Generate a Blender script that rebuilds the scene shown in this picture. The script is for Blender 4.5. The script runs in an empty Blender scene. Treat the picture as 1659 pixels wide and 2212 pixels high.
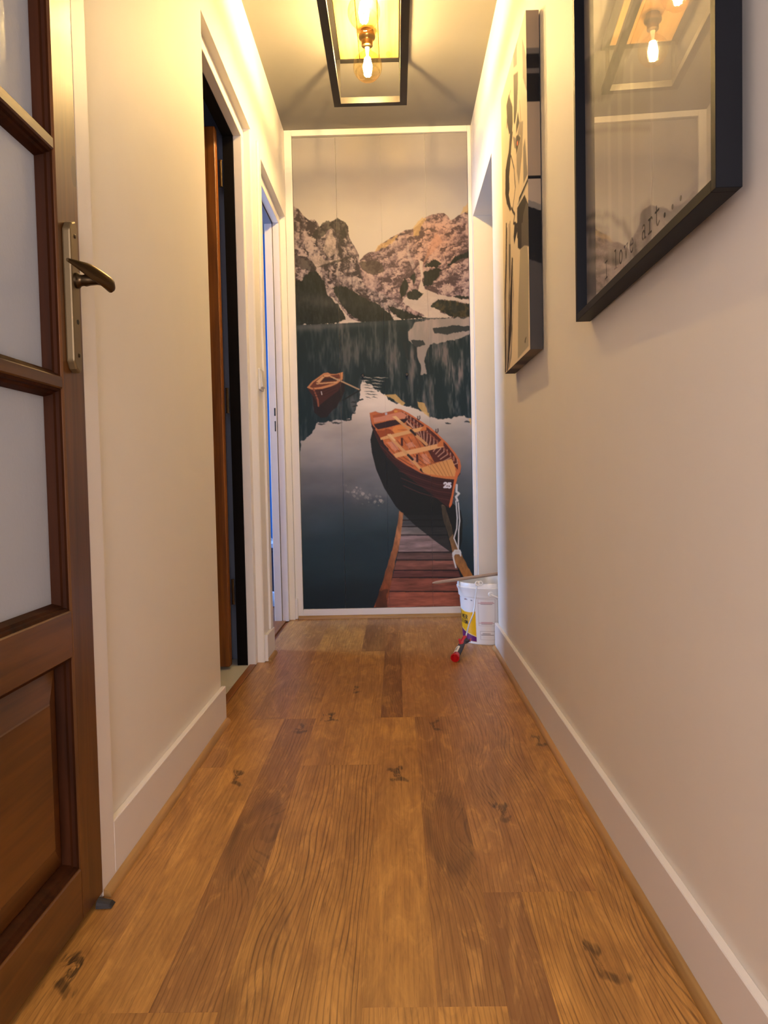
import bpy, bmesh, math, random
import numpy as np
from mathutils import Vector, Matrix

S = bpy.context.scene
COL = S.collection

# ------------------------------------------------------------------ camera
F_PX, YAW, PITCH, ROLL, CAM_H = 1661.0, 0.01624, -0.0416, 0.02105, 0.7141
cam_data = bpy.data.cameras.new('camera')
cam_data.sensor_fit = 'HORIZONTAL'
cam_data.sensor_width = 36.0
cam_data.lens = 36.0 * F_PX / 1659.0
cam_data.clip_start = 0.02
cam = bpy.data.objects.new('camera', cam_data)
COL.objects.link(cam)
_m = Matrix.Rotation(YAW, 3, 'Z') @ Matrix.Rotation(PITCH, 3, 'X') @ Matrix.Rotation(ROLL, 3, 'Y')
_r, _f, _u = _m.col[0], _m.col[1], _m.col[2]
cam.matrix_world = Matrix(((_r.x, _u.x, -_f.x, 0), (_r.y, _u.y, -_f.y, 0), (_r.z, _u.z, -_f.z, CAM_H), (0, 0, 0, 1)))
S.camera = cam

# ------------------------------------------------------------------ world, daylight, fill light, exposure
world = bpy.data.worlds.new('daylight')
S.world = world
world.use_nodes = True
_bg = world.node_tree.nodes['Background']
_bg.inputs[0].default_value = (0.62, 0.72, 1.0, 1)
_bg.inputs[1].default_value = 0.6


def area_light(name, loc, rot, sx, sy, power, color):
    d = bpy.data.lights.new(name, 'AREA')
    d.shape = 'RECTANGLE'
    d.size, d.size_y, d.energy, d.color = sx, sy, power, color
    o = bpy.data.objects.new(name, d)
    o.location, o.rotation_euler = loc, rot
    COL.objects.link(o)
    return o


H = math.pi / 2
area_light('added_fill_back', (-0.06, -1.60, 1.25), (H, 0, 0), 0.78, 1.7, 35.0, (1.0, 0.87, 0.90))  # soft fill added behind the camera; no window is known there
area_light('daylight_blue_room', (-2.95, 3.72, 1.25), (0, -H, 0), 1.3, 0.8, 80.0, (0.40, 0.60, 1.0))
area_light('daylight_glazed_door_room', (-2.15, 0.9, 1.4), (0, -H, 0), 1.4, 1.2, 7.0, (1.0, 0.94, 0.92))
area_light('daylight_side_room', (2.3, 3.6, 1.3), (0, H, 0), 1.2, 0.9, 2.0, (1.0, 0.92, 0.85))
area_light('daylight_washroom', (-1.85, 2.45, 2.0), (0, -H, 0), 0.4, 0.3, 0.22, (0.45, 0.6, 1.0))
FILAMENT = 930.0
BULB_RGB = (1.0, 0.71, 0.35)

S.view_settings.view_transform = 'Standard'
S.view_settings.look = 'None'
S.view_settings.gamma = 1.0
S.view_settings.use_curve_mapping = False
S.view_settings.exposure = 0.52

# ------------------------------------------------------------------ measured planes of the corridor
XL, XR, YE, CH = -0.535, 0.415, 3.988, 2.5      # left wall, right wall, closet front, ceiling
BL, BR, BH = -0.522, 0.402, 0.108               # skirting faces and height
WT = 0.10
rnd = random.Random(4)


# ------------------------------------------------------------------ mesh helpers
WL = {}


def tag(o, label=None, cat=None, group=None, kind=None):
    if label: o['label'] = label
    if cat: o['category'] = cat
    if group: o['group'] = group
    if kind: o['kind'] = kind
    return o


def thing(name, loc, label, cat, group=None, kind=None):
    o = bpy.data.objects.new(name, None)
    o.empty_display_size = 0.05
    o.location = loc
    COL.objects.link(o)
    WL[o] = Vector(loc)
    return tag(o, label, cat, group, kind)


class MB:
    def __init__(self):
        self.v, self.f = [], []

    def add(self, vs, fs):
        n = len(self.v)
        self.v += [tuple(p) for p in vs]
        self.f += [tuple(i + n for i in f) for f in fs]
        return self

    def box(self, x0, x1, y0, y1, z0, z1):
        x0, x1 = min(x0, x1), max(x0, x1)
        y0, y1 = min(y0, y1), max(y0, y1)
        z0, z1 = min(z0, z1), max(z0, z1)
        return self.add([(x0, y0, z0), (x1, y0, z0), (x1, y1, z0), (x0, y1, z0), (x0, y0, z1), (x1, y0, z1), (x1, y1, z1), (x0, y1, z1)],
                        [(0, 3, 2, 1), (4, 5, 6, 7), (0, 1, 5, 4), (1, 2, 6, 5), (2, 3, 7, 6), (3, 0, 4, 7)])

    def prism(self, pts, axis, a, b):
        # pts in the plane of the two other axes (in x,y,z order), extruded along axis
        def P(p, t):
            return {0: (t, p[0], p[1]), 1: (p[0], t, p[1]), 2: (p[0], p[1], t)}[axis]
        n = len(pts)
        vs = [P(p, a) for p in pts] + [P(p, b) for p in pts]
        fs = [tuple(range(n))[::-1], tuple(range(n, 2 * n))] + [(i, (i + 1) % n, n + (i + 1) % n, n + i) for i in range(n)]
        return self.add(vs, fs)

    def rings(self, rings, close=True, cap=True):
        n = len(rings[0])
        vs = [p for r in rings for p in r]
        fs = []
        for k in range(len(rings) - 1):
            for i in range(n if close else n - 1):
                j = (i + 1) % n
                fs.append((k * n + i, k * n + j, (k + 1) * n + j, (k + 1) * n + i))
        if cap:
            fs += [tuple(range(n))[::-1], tuple(range((len(rings) - 1) * n, len(rings) * n))]
        return self.add(vs, fs)

    def lathe(self, prof, c, n=24, axis=(0, 0, 1), cap=True):
        # prof: (radius, height along axis)
        ax = Vector(axis).normalized()
        u = ax.orthogonal().normalized()
        w = ax.cross(u)
        c = Vector(c)
        rs = [[c + ax * h + (u * math.cos(2 * math.pi * i / n) + w * math.sin(2 * math.pi * i / n)) * max(r, 1e-5) for i in range(n)] for r, h in prof]
        return self.rings(rs, cap=cap)

    def tube(self, path, r, n=10):
        path = [Vector(p) for p in path]
        rr = r if isinstance(r, (list, tuple)) else [r] * len(path)
        rs, u = [], None
        for k, p in enumerate(path):
            t = (path[min(k + 1, len(path) - 1)] - path[max(k - 1, 0)]).normalized()
            if u is None:
                u = t.orthogonal().normalized()
            else:
                u = (u - t * u.dot(t)).normalized()
            w = t.cross(u)
            rs.append([p + (u * math.cos(2 * math.pi * i / n) + w * math.sin(2 * math.pi * i / n)) * rr[k] for i in range(n)])
        return self.rings(rs)

    def build(self, name, mat, parent=None, smooth=False, bevel=0.0, seg=1, own=False, loc=None):
        me = bpy.data.meshes.new(name)
        vs = np.array(self.v, float)
        org = WL[parent] if parent is not None else Vector((0, 0, 0))
        if own or (parent is None and loc is None):
            mn, mx = vs.min(0), vs.max(0)
            base = Vector(((mn[0] + mx[0]) / 2, (mn[1] + mx[1]) / 2, mn[2]))
        elif loc is not None:
            base = Vector(loc)
        else:
            base = org
        me.from_pydata([tuple(p) for p in vs - np.array(base)], [], self.f)
        bm = bmesh.new()
        bm.from_mesh(me)
        bmesh.ops.remove_doubles(bm, verts=bm.verts, dist=1e-6)
        bmesh.ops.recalc_face_normals(bm, faces=bm.faces)
        if bevel > 0:
            es = [e for e in bm.edges if len(e.link_faces) == 2 and e.calc_face_angle(0) > 0.6]
            bmesh.ops.bevel(bm, geom=es, offset=bevel, offset_type='OFFSET', segments=seg, profile=0.5, affect='EDGES', clamp_overlap=True)
        bm.to_mesh(me)
        bm.free()
        if smooth:
            for p in me.polygons:
                p.use_smooth = True
            try:
                me.set_sharp_from_angle(angle=0.7)
            except Exception:
                pass
        if mat: me.materials.append(mat)
        o = bpy.data.objects.new(name, me)
        COL.objects.link(o)
        if parent is not None:
            o.parent = parent
        o.location = base - org
        WL[o] = base
        return o


def box(name, x0, x1, y0, y1, z0, z1, mat, parent=None, bevel=0.0, **k):
    return MB().box(x0, x1, y0, y1, z0, z1).build(name, mat, parent, bevel=bevel, **k)


# ------------------------------------------------------------------ material helpers
def srgb(r, g, b):
    def c(x):
        x /= 255.0
        return x / 12.92 if x <= 0.04045 else ((x + 0.055) / 1.055) ** 2.4
    return (c(r), c(g), c(b), 1.0)


class NT:
    def __init__(self, name):
        self.m = bpy.data.materials.new(name)
        self.m.use_nodes = True
        self.t = self.m.node_tree
        self.p = self.t.nodes['Principled BSDF']
        self.out = self.t.nodes['Material Output']

    def n(self, typ, **k):
        o = self.t.nodes.new(typ)
        for a, b in k.items():
            setattr(o, a, b)
        return o

    def l(self, a, b):
        self.t.links.new(a, b)

    def set(self, node, key, val):
        s = node.inputs[key]
        if hasattr(val, 'links') or isinstance(val, bpy.types.NodeSocket):
            self.l(val, s)
        else:
            s.default_value = val

    def math(self, op, a, b=None, c=None, clamp=False):
        o = self.n('ShaderNodeMath', operation=op, use_clamp=clamp)
        self.set(o, 0, a)
        if b is not None: self.set(o, 1, b)
        if c is not None: self.set(o, 2, c)
        return o.outputs[0]

    def mix(self, f, a, b, mode='MIX'):
        o = self.n('ShaderNodeMix', data_type='RGBA', blend_type=mode)
        self.set(o, 0, f)
        self.set(o, 6, a)
        self.set(o, 7, b)
        return o.outputs[2]

    def ramp(self, f, stops):
        o = self.n('ShaderNodeValToRGB')
        el = o.color_ramp.elements
        while len(el) < len(stops): el.new(0.5)
        for e, (p, c) in zip(el, stops):
            e.position, e.color = p, c if len(c) == 4 else tuple(c) + (1,)
        self.l(f, o.inputs[0])
        return o.outputs[0]

    def mapping(self, vec, scale, loc=(0, 0, 0)):
        o = self.n('ShaderNodeMapping')
        self.l(vec, o.inputs[0])
        o.inputs['Scale'].default_value = scale
        self.set(o, 'Location', loc)
        return o.outputs[0]

    def noise(self, vec, scale, detail=3, rough=0.55, dist=0.0):
        o = self.n('ShaderNodeTexNoise')
        self.l(vec, o.inputs['Vector'])
        o.inputs['Scale'].default_value = scale
        o.inputs['Detail'].default_value = detail
        o.inputs['Roughness'].default_value = rough
        o.inputs['Distortion'].default_value = dist
        return o.outputs[0]

    def bump(self, h, strength, dist=0.002):
        o = self.n('ShaderNodeBump')
        o.inputs['Strength'].default_value = strength
        o.inputs['Distance'].default_value = dist
        self.l(h, o.inputs['Height'])
        self.l(o.outputs[0], self.p.inputs['Normal'])

    def coord(self, which='Object'):
        return self.n('ShaderNodeTexCoord').outputs[which]


def paint(name, col, rough=0.5, bump=0.0, scale=300.0, var=0.03, spec=0.5, metal=0.0):
    t = NT(name)
    v = t.coord()
    a = t.noise(v, scale * 0.02, 3)
    c2 = tuple(max(0, x * (1 - var * 2)) for x in col[:3]) + (1,)
    t.l(t.ramp(a, [(0.3, c2), (0.7, col)]), t.p.inputs['Base Color'])
    t.p.inputs['Roughness'].default_value = rough
    t.p.inputs['Specular IOR Level'].default_value = spec
    t.p.inputs['Metallic'].default_value = metal
    if bump > 0:
        t.bump(t.noise(v, scale, 2), bump, 0.001)
    return t.m


def wood(name, dark, light, axis=2, freq=60.0, rough=0.35, var=0.5, coat=0.0, knots=True):
    t = NT(name)
    v = t.coord()
    info = t.n('ShaderNodeObjectInfo')
    off = t.n('ShaderNodeVectorMath', operation='SCALE')
    comb = t.n('ShaderNodeCombineXYZ')
    t.l(info.outputs['Random'], comb.inputs[0]); t.l(info.outputs['Random'], comb.inputs[1]); t.l(info.outputs['Random'], comb.inputs[2])
    t.l(comb.outputs[0], off.inputs[0]); off.inputs['Scale'].default_value = 13.0
    add = t.n('ShaderNodeVectorMath', operation='ADD')
    t.l(v, add.inputs[0]); t.l(off.outputs[0], add.inputs[1])
    v = add.outputs[0]
    sc = [freq] * 3
    sc[axis] = freq * 0.045
    big = [8.0] * 3
    big[axis] = 1.4
    fine = t.noise(t.mapping(v, tuple(sc)), 1.0, 4, 0.6, 0.4)
    slow = t.noise(t.mapping(v, tuple(big)), 1.0, 3, 0.5, 1.2)
    f = t.math('ADD', t.math('MULTIPLY', fine, var), t.math('MULTIPLY', slow, 1.0 - var))
    col = t.ramp(f, [(0.33, dark), (0.62, light)])
    if knots:
        ks = [9.0] * 3
        ks[axis] = 4.0
        vor = t.n('ShaderNodeTexVoronoi')
        t.l(t.mapping(v, tuple(ks)), vor.inputs['Vector'])
        vor.inputs['Scale'].default_value = 1.0
        k = t.math('LESS_THAN', vor.outputs['Distance'], 0.10)
        k2 = t.math('MULTIPLY', k, 0.55)
        col = t.mix(k2, col, tuple(x * 0.35 for x in dark[:3]) + (1,))
    t.l(col, t.p.inputs['Base Color'])
    t.p.inputs['Roughness'].default_value = rough
    t.p.inputs['Coat Weight'].default_value = coat
    t.p.inputs['Coat Roughness'].default_value = 0.18
    t.bump(fine, 0.12, 0.002)
    return t.m


def attr_paint(name, rough=0.45, spec=0.4):
    t = NT(name)
    a = t.n('ShaderNodeAttribute', attribute_name='print')
    t.l(a.outputs['Color'], t.p.inputs['Base Color'])
    t.p.inputs['Roughness'].default_value = rough
    t.p.inputs['Specular IOR Level'].default_value = spec
    return t.m


M = {}
M['wall'] = paint('wall_paint', (0.83, 0.80, 0.735, 1), 0.6, 0.05, 420, 0.008)
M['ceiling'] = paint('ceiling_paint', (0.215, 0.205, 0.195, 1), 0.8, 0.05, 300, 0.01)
M['trim'] = paint('gloss_white_trim', (0.80, 0.77, 0.73, 1), 0.45, 0.0, 200, 0.01)
M['door_wood_z'] = wood('stained_pine_upright', srgb(54, 30, 8), srgb(106, 64, 21), 2, 60, 0.36, 0.5, 0.15)
M['door_wood_y'] = wood('stained_pine_level', srgb(54, 30, 8), srgb(106, 64, 21), 1, 60, 0.36, 0.5, 0.15)
M['mould_wood'] = wood('dark_moulding_pine', srgb(36, 17, 7), srgb(62, 31, 12), 2, 70, 0.6, 0.5, 0.0, False)
M['washroom_wood'] = wood('honey_pine', srgb(100, 56, 17), srgb(158, 96, 36), 2, 55, 0.4, 0.6, 0.1)
M['black_wood'] = paint('black_rebate', (0.006, 0.005, 0.005, 1), 0.8, spec=0.1)  # one near-black colour for the inner rebate
M['mould_wood'].node_tree.nodes['Principled BSDF'].inputs['Specular IOR Level'].default_value = 0.08
M['quarter'] = wood('beading_oak', srgb(134, 100, 54), srgb(182, 140, 84), 1, 60, 0.45, 0.5, 0.0, False)
M['end_quarter'] = wood('beading_oak_crosswise', srgb(134, 100, 54), srgb(182, 140, 84), 0, 60, 0.45, 0.5, 0.0, False)
M['threshold'] = wood('threshold_oak', srgb(112, 66, 22), srgb(150, 92, 36), 1, 60, 0.45, 0.5, 0.0, False)
M['subfloor'] = wood('brown_floorboards', srgb(110, 66, 36), srgb(150, 96, 56), 1, 30, 0.45)
M['black_metal'] = paint('black_powder_coat', (0.018, 0.017, 0.016, 1), 0.45, 0.04, 500, 0.1)
M['brass'] = paint('aged_brass', srgb(126, 108, 76), 0.42, 0.02, 300, 0.1, metal=0.55)
M['dark_brass'] = paint('dark_bronze', srgb(92, 76, 54), 0.34, 0.0, 300, 0.12, metal=1.0)
M['black'] = paint('flat_black', (0.006, 0.006, 0.006, 1), 0.7)
M['frame_black'] = paint('black_frame_foil', (0.005, 0.006, 0.009, 1), 0.5, 0.03, 600, 0.1, spec=0.14)
M['blue'] = paint('blue_wall_paint', srgb(24, 98, 160), 0.7, 0.03, 300, 0.02)
M['grey_blue'] = paint('washroom_blue_grey_paint', srgb(120, 130, 150), 0.7, 0.03, 300, 0.02)
M['tile'] = paint('white_floor_tile', (0.62, 0.62, 0.55, 1), 0.3, 0.0, 200, 0.04)
M['white_plastic'] = paint('white_plastic', (0.80, 0.79, 0.76, 1), 0.3)
M['grey_rubber'] = paint('grey_rubber', srgb(44, 42, 43), 0.7, 0.1, 300, 0.1)
M['navy'] = paint('navy_lacquer', srgb(22, 26, 48), 0.5)
M['cloth'] = paint('pale_cotton', srgb(190, 205, 230), 0.9, 0.2, 300, 0.05)


# ------------------------------------------------------------------ laminate material (per-plank values come from each plank's own properties)
def laminate():
    t = NT('oak_laminate')
    co = t.coord()

    def at(nm):
        return t.n('ShaderNodeAttribute', attribute_type='OBJECT', attribute_name=nm).outputs['Fac']
    tone, stripe, kx, ky, ks, red, seed = [at(k) for k in ('tone', 'stripe', 'knot_x', 'knot_y', 'knot', 'red', 'seed')]
    sx, sy = at('spot_x'), at('spot_y')
    sep = t.n('ShaderNodeSeparateXYZ')
    t.l(co, sep.inputs[0])
    x, y = sep.outputs[0], sep.outputs[1]
    cmb = t.n('ShaderNodeCombineXYZ')
    t.l(t.math('ADD', x, t.math('MULTIPLY', seed, 3.7)), cmb.inputs[0])
    t.l(t.math('ADD', y, t.math('MULTIPLY', seed, 9.1)), cmb.inputs[1])
    v = cmb.outputs[0]
    warp = t.noise(t.mapping(v, (7, 1.25, 1)), 1.0, 2, 0.5)
    warp2 = t.noise(t.mapping(v, (26, 3.0, 1)), 1.0, 2, 0.5)
    dx = t.math('DIVIDE', t.math('SUBTRACT', x, kx), 0.040)
    dy = t.math('DIVIDE', t.math('SUBTRACT', y, ky), 0.150)
    r2 = t.math('ADD', t.math('MULTIPLY', dx, dx), t.math('MULTIPLY', dy, dy))
    g = t.math('MULTIPLY', t.math('POWER', 2.718, t.math('MULTIPLY', r2, -0.8)), ks)
    field = t.math('ADD', x, t.math('MULTIPLY', t.math('SUBTRACT', warp, 0.5), 0.060))
    field = t.math('ADD', field, t.math('MULTIPLY', t.math('SUBTRACT', warp2, 0.5), 0.009))
    field = t.math('ADD', field, t.math('MULTIPLY', g, 0.075))
    s1 = t.math('SINE', t.math('MULTIPLY', field, 840.0))
    s2 = t.math('SINE', t.math('MULTIPLY', field, 1590.0))
    s = t.math('ADD', t.math('MULTIPLY', s1, 0.62), t.math('MULTIPLY', s2, 0.38))
    smask = t.n('ShaderNodeMapRange', interpolation_type='SMOOTHSTEP')
    t.l(s, smask.inputs[0])
    smask.inputs[1].default_value, smask.inputs[2].default_value = 0.05, 0.9
    streak = t.noise(t.mapping(v, (190, 4.5, 1)), 1.0, 3, 0.6)
    pores = t.noise(t.mapping(v, (420, 22, 1)), 1.0, 2, 0.6)
    blot = t.noise(t.mapping(v, (9, 2.2, 1)), 1.0, 4, 0.6, 1.0)
    light, dark = srgb(214, 158, 78), srgb(130, 86, 45)
    col = t.mix(t.math('ADD', tone, t.math('MULTIPLY', t.math('SUBTRACT', blot, 0.5), 1.1), clamp=True), dark, light)
    col = t.mix(t.math('MULTIPLY', red, t.math('ADD', 0.35, t.math('MULTIPLY', blot, 0.9))), col, srgb(152, 104, 70))
    col = t.mix(t.math('MULTIPLY', t.math('SUBTRACT', streak, 0.42, clamp=True), 1.5, clamp=True), col, srgb(118, 76, 34))
    mott = t.noise(t.mapping(v, (24, 6, 1)), 1.0, 4, 0.65, 1.5)
    mm = t.n('ShaderNodeMapRange')
    t.l(mott, mm.inputs[0])
    mm.inputs[1].default_value, mm.inputs[2].default_value = 0.48, 0.72
    col = t.mix(t.math('MULTIPLY', mm.outputs[0], 0.55), col, srgb(128, 80, 38))
    lm = t.n('ShaderNodeMapRange')
    t.l(mott, lm.inputs[0])
    lm.inputs[1].default_value, lm.inputs[2].default_value = 0.46, 0.30
    col = t.mix(t.math('MULTIPLY', lm.outputs[0], 0.40), col, srgb(230, 174, 94))
    st = t.math('MULTIPLY', t.math('MULTIPLY', smask.outputs[0], stripe), t.math('MULTIPLY_ADD', streak, 1.5, -0.15, clamp=True))
    col = t.mix(t.math('MULTIPLY', st, 1.0), col, srgb(88, 52, 20))
    pm = t.n('ShaderNodeMapRange')
    t.l(pores, pm.inputs[0])
    pm.inputs[1].default_value, pm.inputs[2].default_value = 0.60, 0.72
    col = t.mix(t.math('MULTIPLY', pm.outputs[0], 0.35), col, srgb(70, 38, 18))
    # smoky heart of the oval figure
    rr = t.math('DIVIDE', t.math('SUBTRACT', r2, t.math('MULTIPLY_ADD', warp2, 0.8, 0.7)), 0.45)
    ringm = t.math('MULTIPLY', t.math('POWER', 2.718, t.math('MULTIPLY', t.math('MULTIPLY', rr, rr), -1.0)), t.math('MULTIPLY', ks, t.math('MULTIPLY_ADD', streak, 1.6, -0.25, clamp=True)))
    col = t.mix(t.math('MULTIPLY', ringm, 0.6), col, srgb(60, 38, 20))
    gm = t.math('MULTIPLY', g, t.math('MULTIPLY_ADD', warp2, 1.8, -0.35, clamp=True))
    col = t.mix(t.math('MULTIPLY', t.math('MULTIPLY', gm, t.math('MULTIPLY_ADD', streak, 2.4, -0.5, clamp=True)), 0.9), col, srgb(66, 42, 24))
    # knots: two dark blots per plank
    for ddx, ddy, rx, ry in ((0.0, 0.0, 0.014, 0.018), (0.006, -0.065, 0.020, 0.014), (0.0, -0.03, 0.006, 0.03)):
        ex = t.math('DIVIDE', t.math('SUBTRACT', t.math('ADD', x, t.math('MULTIPLY', t.math('SUBTRACT', mott, 0.5), 0.10)), t.math('ADD', sx, ddx)), rx)
        ey = t.math('DIVIDE', t.math('SUBTRACT', t.math('ADD', y, t.math('MULTIPLY', t.math('SUBTRACT', warp2, 0.5), 0.09)), t.math('ADD', sy, ddy)), ry)
        e2 = t.math('ADD', t.math('MULTIPLY', ex, ex), t.math('MULTIPLY', ey, ey))
        km = t.math('MULTIPLY', t.math('SUBTRACT', 1.25, e2, clamp=True), t.math('MULTIPLY_ADD', streak, 1.8, -0.2, clamp=True))
        col = t.mix(t.math('MULTIPLY', km, 0.95, clamp=True), col, srgb(40, 20, 10))
    t.l(col, t.p.inputs['Base Color'])
    t.l(t.math('MULTIPLY_ADD', streak, 0.22, 0.26), t.p.inputs['Roughness'])
    t.p.inputs['Specular IOR Level'].default_value = 0.45
    t.bump(t.math('ADD', t.math('MULTIPLY', pores, -0.6), t.math('MULTIPLY', st, -0.5)), 0.18, 0.0012)
    return t.m


M['laminate'] = laminate()

# ------------------------------------------------------------------ floor
floor = box('floor', -3.1, 2.5, -1.8, 5.75, -0.06, -0.005, M['subfloor'])
tag(floor, 'warm brown oak laminate floor of the corridor', 'floor', kind='structure')
NONE = (9.0, 9.0)


def plank(x0, x1, y0, y1, tone, stripe=0.4, knot=0.0, k=NONE, red=0.0, spot=NONE):
    g = 0.00003
    y0, y1 = max(y0, -1.58), min(y1, 3.985)
    x0, x1 = max(x0, XL + 0.002), min(x1, XR - 0.002)
    m = MB().box(x0 + g, x1 - g, y0 + g, y1 - g, -0.005, 0.0)
    o = m.build('plank', M['laminate'], floor, bevel=0.00018, own=True)
    cx, cy = (x0 + x1) / 2, (y0 + y1) / 2
    o['tone'], o['stripe'], o['knot'], o['red'] = float(tone), float(stripe), float(knot), float(red)
    o['knot_x'], o['knot_y'] = float(k[0] - cx), float(k[1] - cy)
    o['spot_x'], o['spot_y'] = float(spot[0] - cx), float(spot[1] - cy)
    o['seed'] = rnd.random() * 10
    return o


B0, B1, B2, B3, B4 = -0.450, -0.255, -0.060, 0.136, 0.331
# board against the left wall
plank(XL, B0, -1.6, 0.62, .5, .5); plank(XL, B0, 0.62, 1.90, .55, .45, spot=(-0.497, 1.12))
plank(XL, B0, 1.90, 3.18, .55, .6, red=.25); plank(XL, B0, 3.18, 4.0, .5, .6, red=.4)
# second board
for a, b in ((-1.6, -0.27), (-0.27, 1.007)):
    plank(B0, -0.35, a, b, .45, .5); plank(-0.35, B1, a, b, .62, .5)
plank(B0, -0.35, 1.007, 2.287, .62, .22, spot=(-0.402, 1.86)); plank(-0.35, B1, 1.007, 2.287, .30, .75, .75, (-0.298, 1.52), .25, spot=(-0.29, 2.23))
plank(B0, -0.35, 2.287, 3.57, .42, .55, red=.6, k=(-0.4, 2.7), knot=.3); plank(-0.35, B1, 2.287, 3.57, .50, .7, .2, (-0.3, 2.5))
plank(B0, -0.35, 3.57, 4.0, .40, .4, red=.3); plank(-0.35, B1, 3.57, 4.0, .36, .4)
# third board
for a, b in ((-1.6, -0.65), (-0.65, 0.625)):
    plank(B1, -0.158, a, b, .4, .5); plank(-0.158, B2, a, b, .6, .5)
plank(B1, -0.158, 0.625, 1.905, .58, .85, .35, (-0.235, 1.16)); plank(-0.158, B2, 0.625, 1.905, .60, .95)
plank(B1, -0.158, 1.905, 3.185, .55, .35, spot=(-0.212, 2.33)); plank(-0.158, B2, 1.905, 3.185, .56, .40, spot=(-0.152, 2.62))
plank(B1, -0.158, 3.185, 4.0, .48, .35); plank(-0.158, B2, 3.185, 4.0, .12, .5, .5, (-0.11, 3.5))
# fourth board
for a, b in ((-1.6, -0.26), (-0.26, 1.013)):
    plank(B2, 0.042, a, b, .66, .5); plank(0.042, B3, a, b, .68, .5)
plank(B2, 0.042, 1.013, 2.286, .62, .18, spot=(-0.012, 1.87)); plank(0.042, B3, 1.013, 2.286, .30, .75, .75, (0.094, 1.54), .2, spot=(0.10, 2.23))
plank(B2, 0.007, 2.286, 3.57, .12, .75, .25, (-0.03, 2.6)); plank(0.007, B3, 2.286, 3.57, .56, .15, red=.35)
plank(B2, 0.007, 3.57, 4.0, .15, .4); plank(0.007, B3, 3.57, 4.0, .5, .15, red=.4)
# fifth board
for a, b in ((-1.6, 0.02), (0.02, 1.30)):
    plank(B3, 0.201, a, b, .08, .6, red=.3); plank(0.201, B4, a, b, .58, .8, .25, (0.27, 1.15), spot=(0.29, 1.13))
plank(B3, 0.235, 1.30, 2.575, .55, .65, .5, (0.19, 1.86), .5, spot=(0.215, 1.66)); plank(0.235, B4, 1.30, 2.575, .58, .9, .35, (0.27, 1.95), .35)
plank(B3, 0.235, 2.575, 3.855, .46, .3, red=.35); plank(0.235, B4, 2.575, 3.855, .58, .25, red=.3)
plank(B3, B4, 3.855, 4.0, .5, .3)
# board against the right wall
plank(B4, XR, -1.6, 0.40, .5, .7); plank(B4, XR, 0.40, 1.678, .55, .9, .3, (0.37, 1.2)); plank(B4, XR, 1.678, 2.955, .5, .45, spot=(0.366, 2.10)); plank(B4, XR, 2.955, 4.0, .52, .35, red=.3)

for i in range(6):          # washroom tiles behind the first doorway
    for j in range(3):
        y0 = 2.06 + 0.3 * i + 0.003
        x1 = -0.589 - 0.3 * j
        MB().box(x1 - 0.297, x1, y0 if i else 2.06, min(y0 + 0.297, 3.08), -0.005, 0.001).build('tile', M['tile'], floor, bevel=0.001) if y0 < 3.05 else None

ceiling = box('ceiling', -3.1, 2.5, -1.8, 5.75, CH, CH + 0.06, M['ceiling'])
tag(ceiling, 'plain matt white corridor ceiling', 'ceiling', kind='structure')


# ------------------------------------------------------------------ walls
def rounded_rect(x0, x1, y0, y1, far=0.0, near=0.0, side=1):
    """plan outline of a wall piece; far / near = radius of the corridor-side corners (side=1: corridor at x1)"""
    xc, xb = (x1, x0) if side == 1 else (x0, x1)
    sg = -1 if side == 1 else 1
    pts = [(xb, y0)]
    if near:
        for k in range(7):
            a = math.pi / 2 * k / 6
            pts.append((xc + sg * near * (1 - math.sin(a)), y0 + near * (1 - math.cos(a))))
    else:
        pts.append((xc, y0))
    if far:
        for k in range(7):
            a = math.pi / 2 * k / 6
            pts.append((xc + sg * far * (1 - math.cos(a)), y1 - far * (1 - math.sin(a))))
    else:
        pts.append((xc, y1))
    pts.append((xb, y1))
    return pts


XB = XL - WT
D1A, D1B, D1T = 2.277, 3.020, 2.080      # first doorway
D2A, D2B, D2T = 3.207, 3.953, 2.060      # second doorway
w = MB()
w.box(XB, XL, -1.6, 0.41, 0, 2.08)
w.box(XB, XL, 0.41, 1.3575, 2.048, 2.08)
w.prism(rounded_rect(XB, XL, 1.3575, D1A, far=0.014), 2, 0, 2.08)
w.prism(rounded_rect(XB, XL, D1B, D2A, far=0.008, near=0.008), 2, 0, 2.08)
w.box(XB, XL, D2A, D2B, D2T, 2.08)
w.box(XB, XL, D2B, 5.65, 0, 2.08)
w.box(XB, XL, -1.6, 5.65, 2.08, CH)
wl = w.build('wall_left', M['wall'], smooth=True)
tag(wl, 'smooth cream-white left corridor wall with three doorways', 'wall', kind='structure')

R1, R2, RT = 3.207, 3.925, 2.030          # doorway in the right wall
w = MB()
w.prism(rounded_rect(XR, XR + WT, -1.6, R1, far=0.022, side=-1), 2, 0, RT)
w.box(XR, XR + WT, R2, 4.5, 0, RT)
w.box(XR, XR + WT, -1.6, 4.5, RT, CH)
wr = w.build('wall_right', M['wall'], smooth=True)
tag(wr, 'smooth cream-white right corridor wall where two pictures hang', 'wall', kind='structure')

w = MB()
w.box(XB, -0.46, -1.66, -1.6, 0, CH).box(0.34, XR + WT, -1.66, -1.6, 0, CH).box(-0.46, 0.34, -1.66, -1.6, 0, 0.35).box(-0.46, 0.34, -1.66, -1.6, 2.15, CH)
tag(w.build('wall_back', M['wall']), 'white wall behind the viewer with an added opening for fill light', 'wall', kind='structure')
w = MB()
w.box(-0.46, -0.42, -1.655, -1.605, 0.35, 2.15).box(0.30, 0.34, -1.655, -1.605, 0.35, 2.15).box(-0.42, 0.30, -1.655, -1.605, 0.35, 0.39).box(-0.42, 0.30, -1.655, -1.605, 2.11, 2.15)
tag(w.build('added_window_1', M['trim'], bevel=0.003), 'white frame of an added, unseen window behind the viewer', 'window', kind='structure')  # window added to give the fill light an opening


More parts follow.
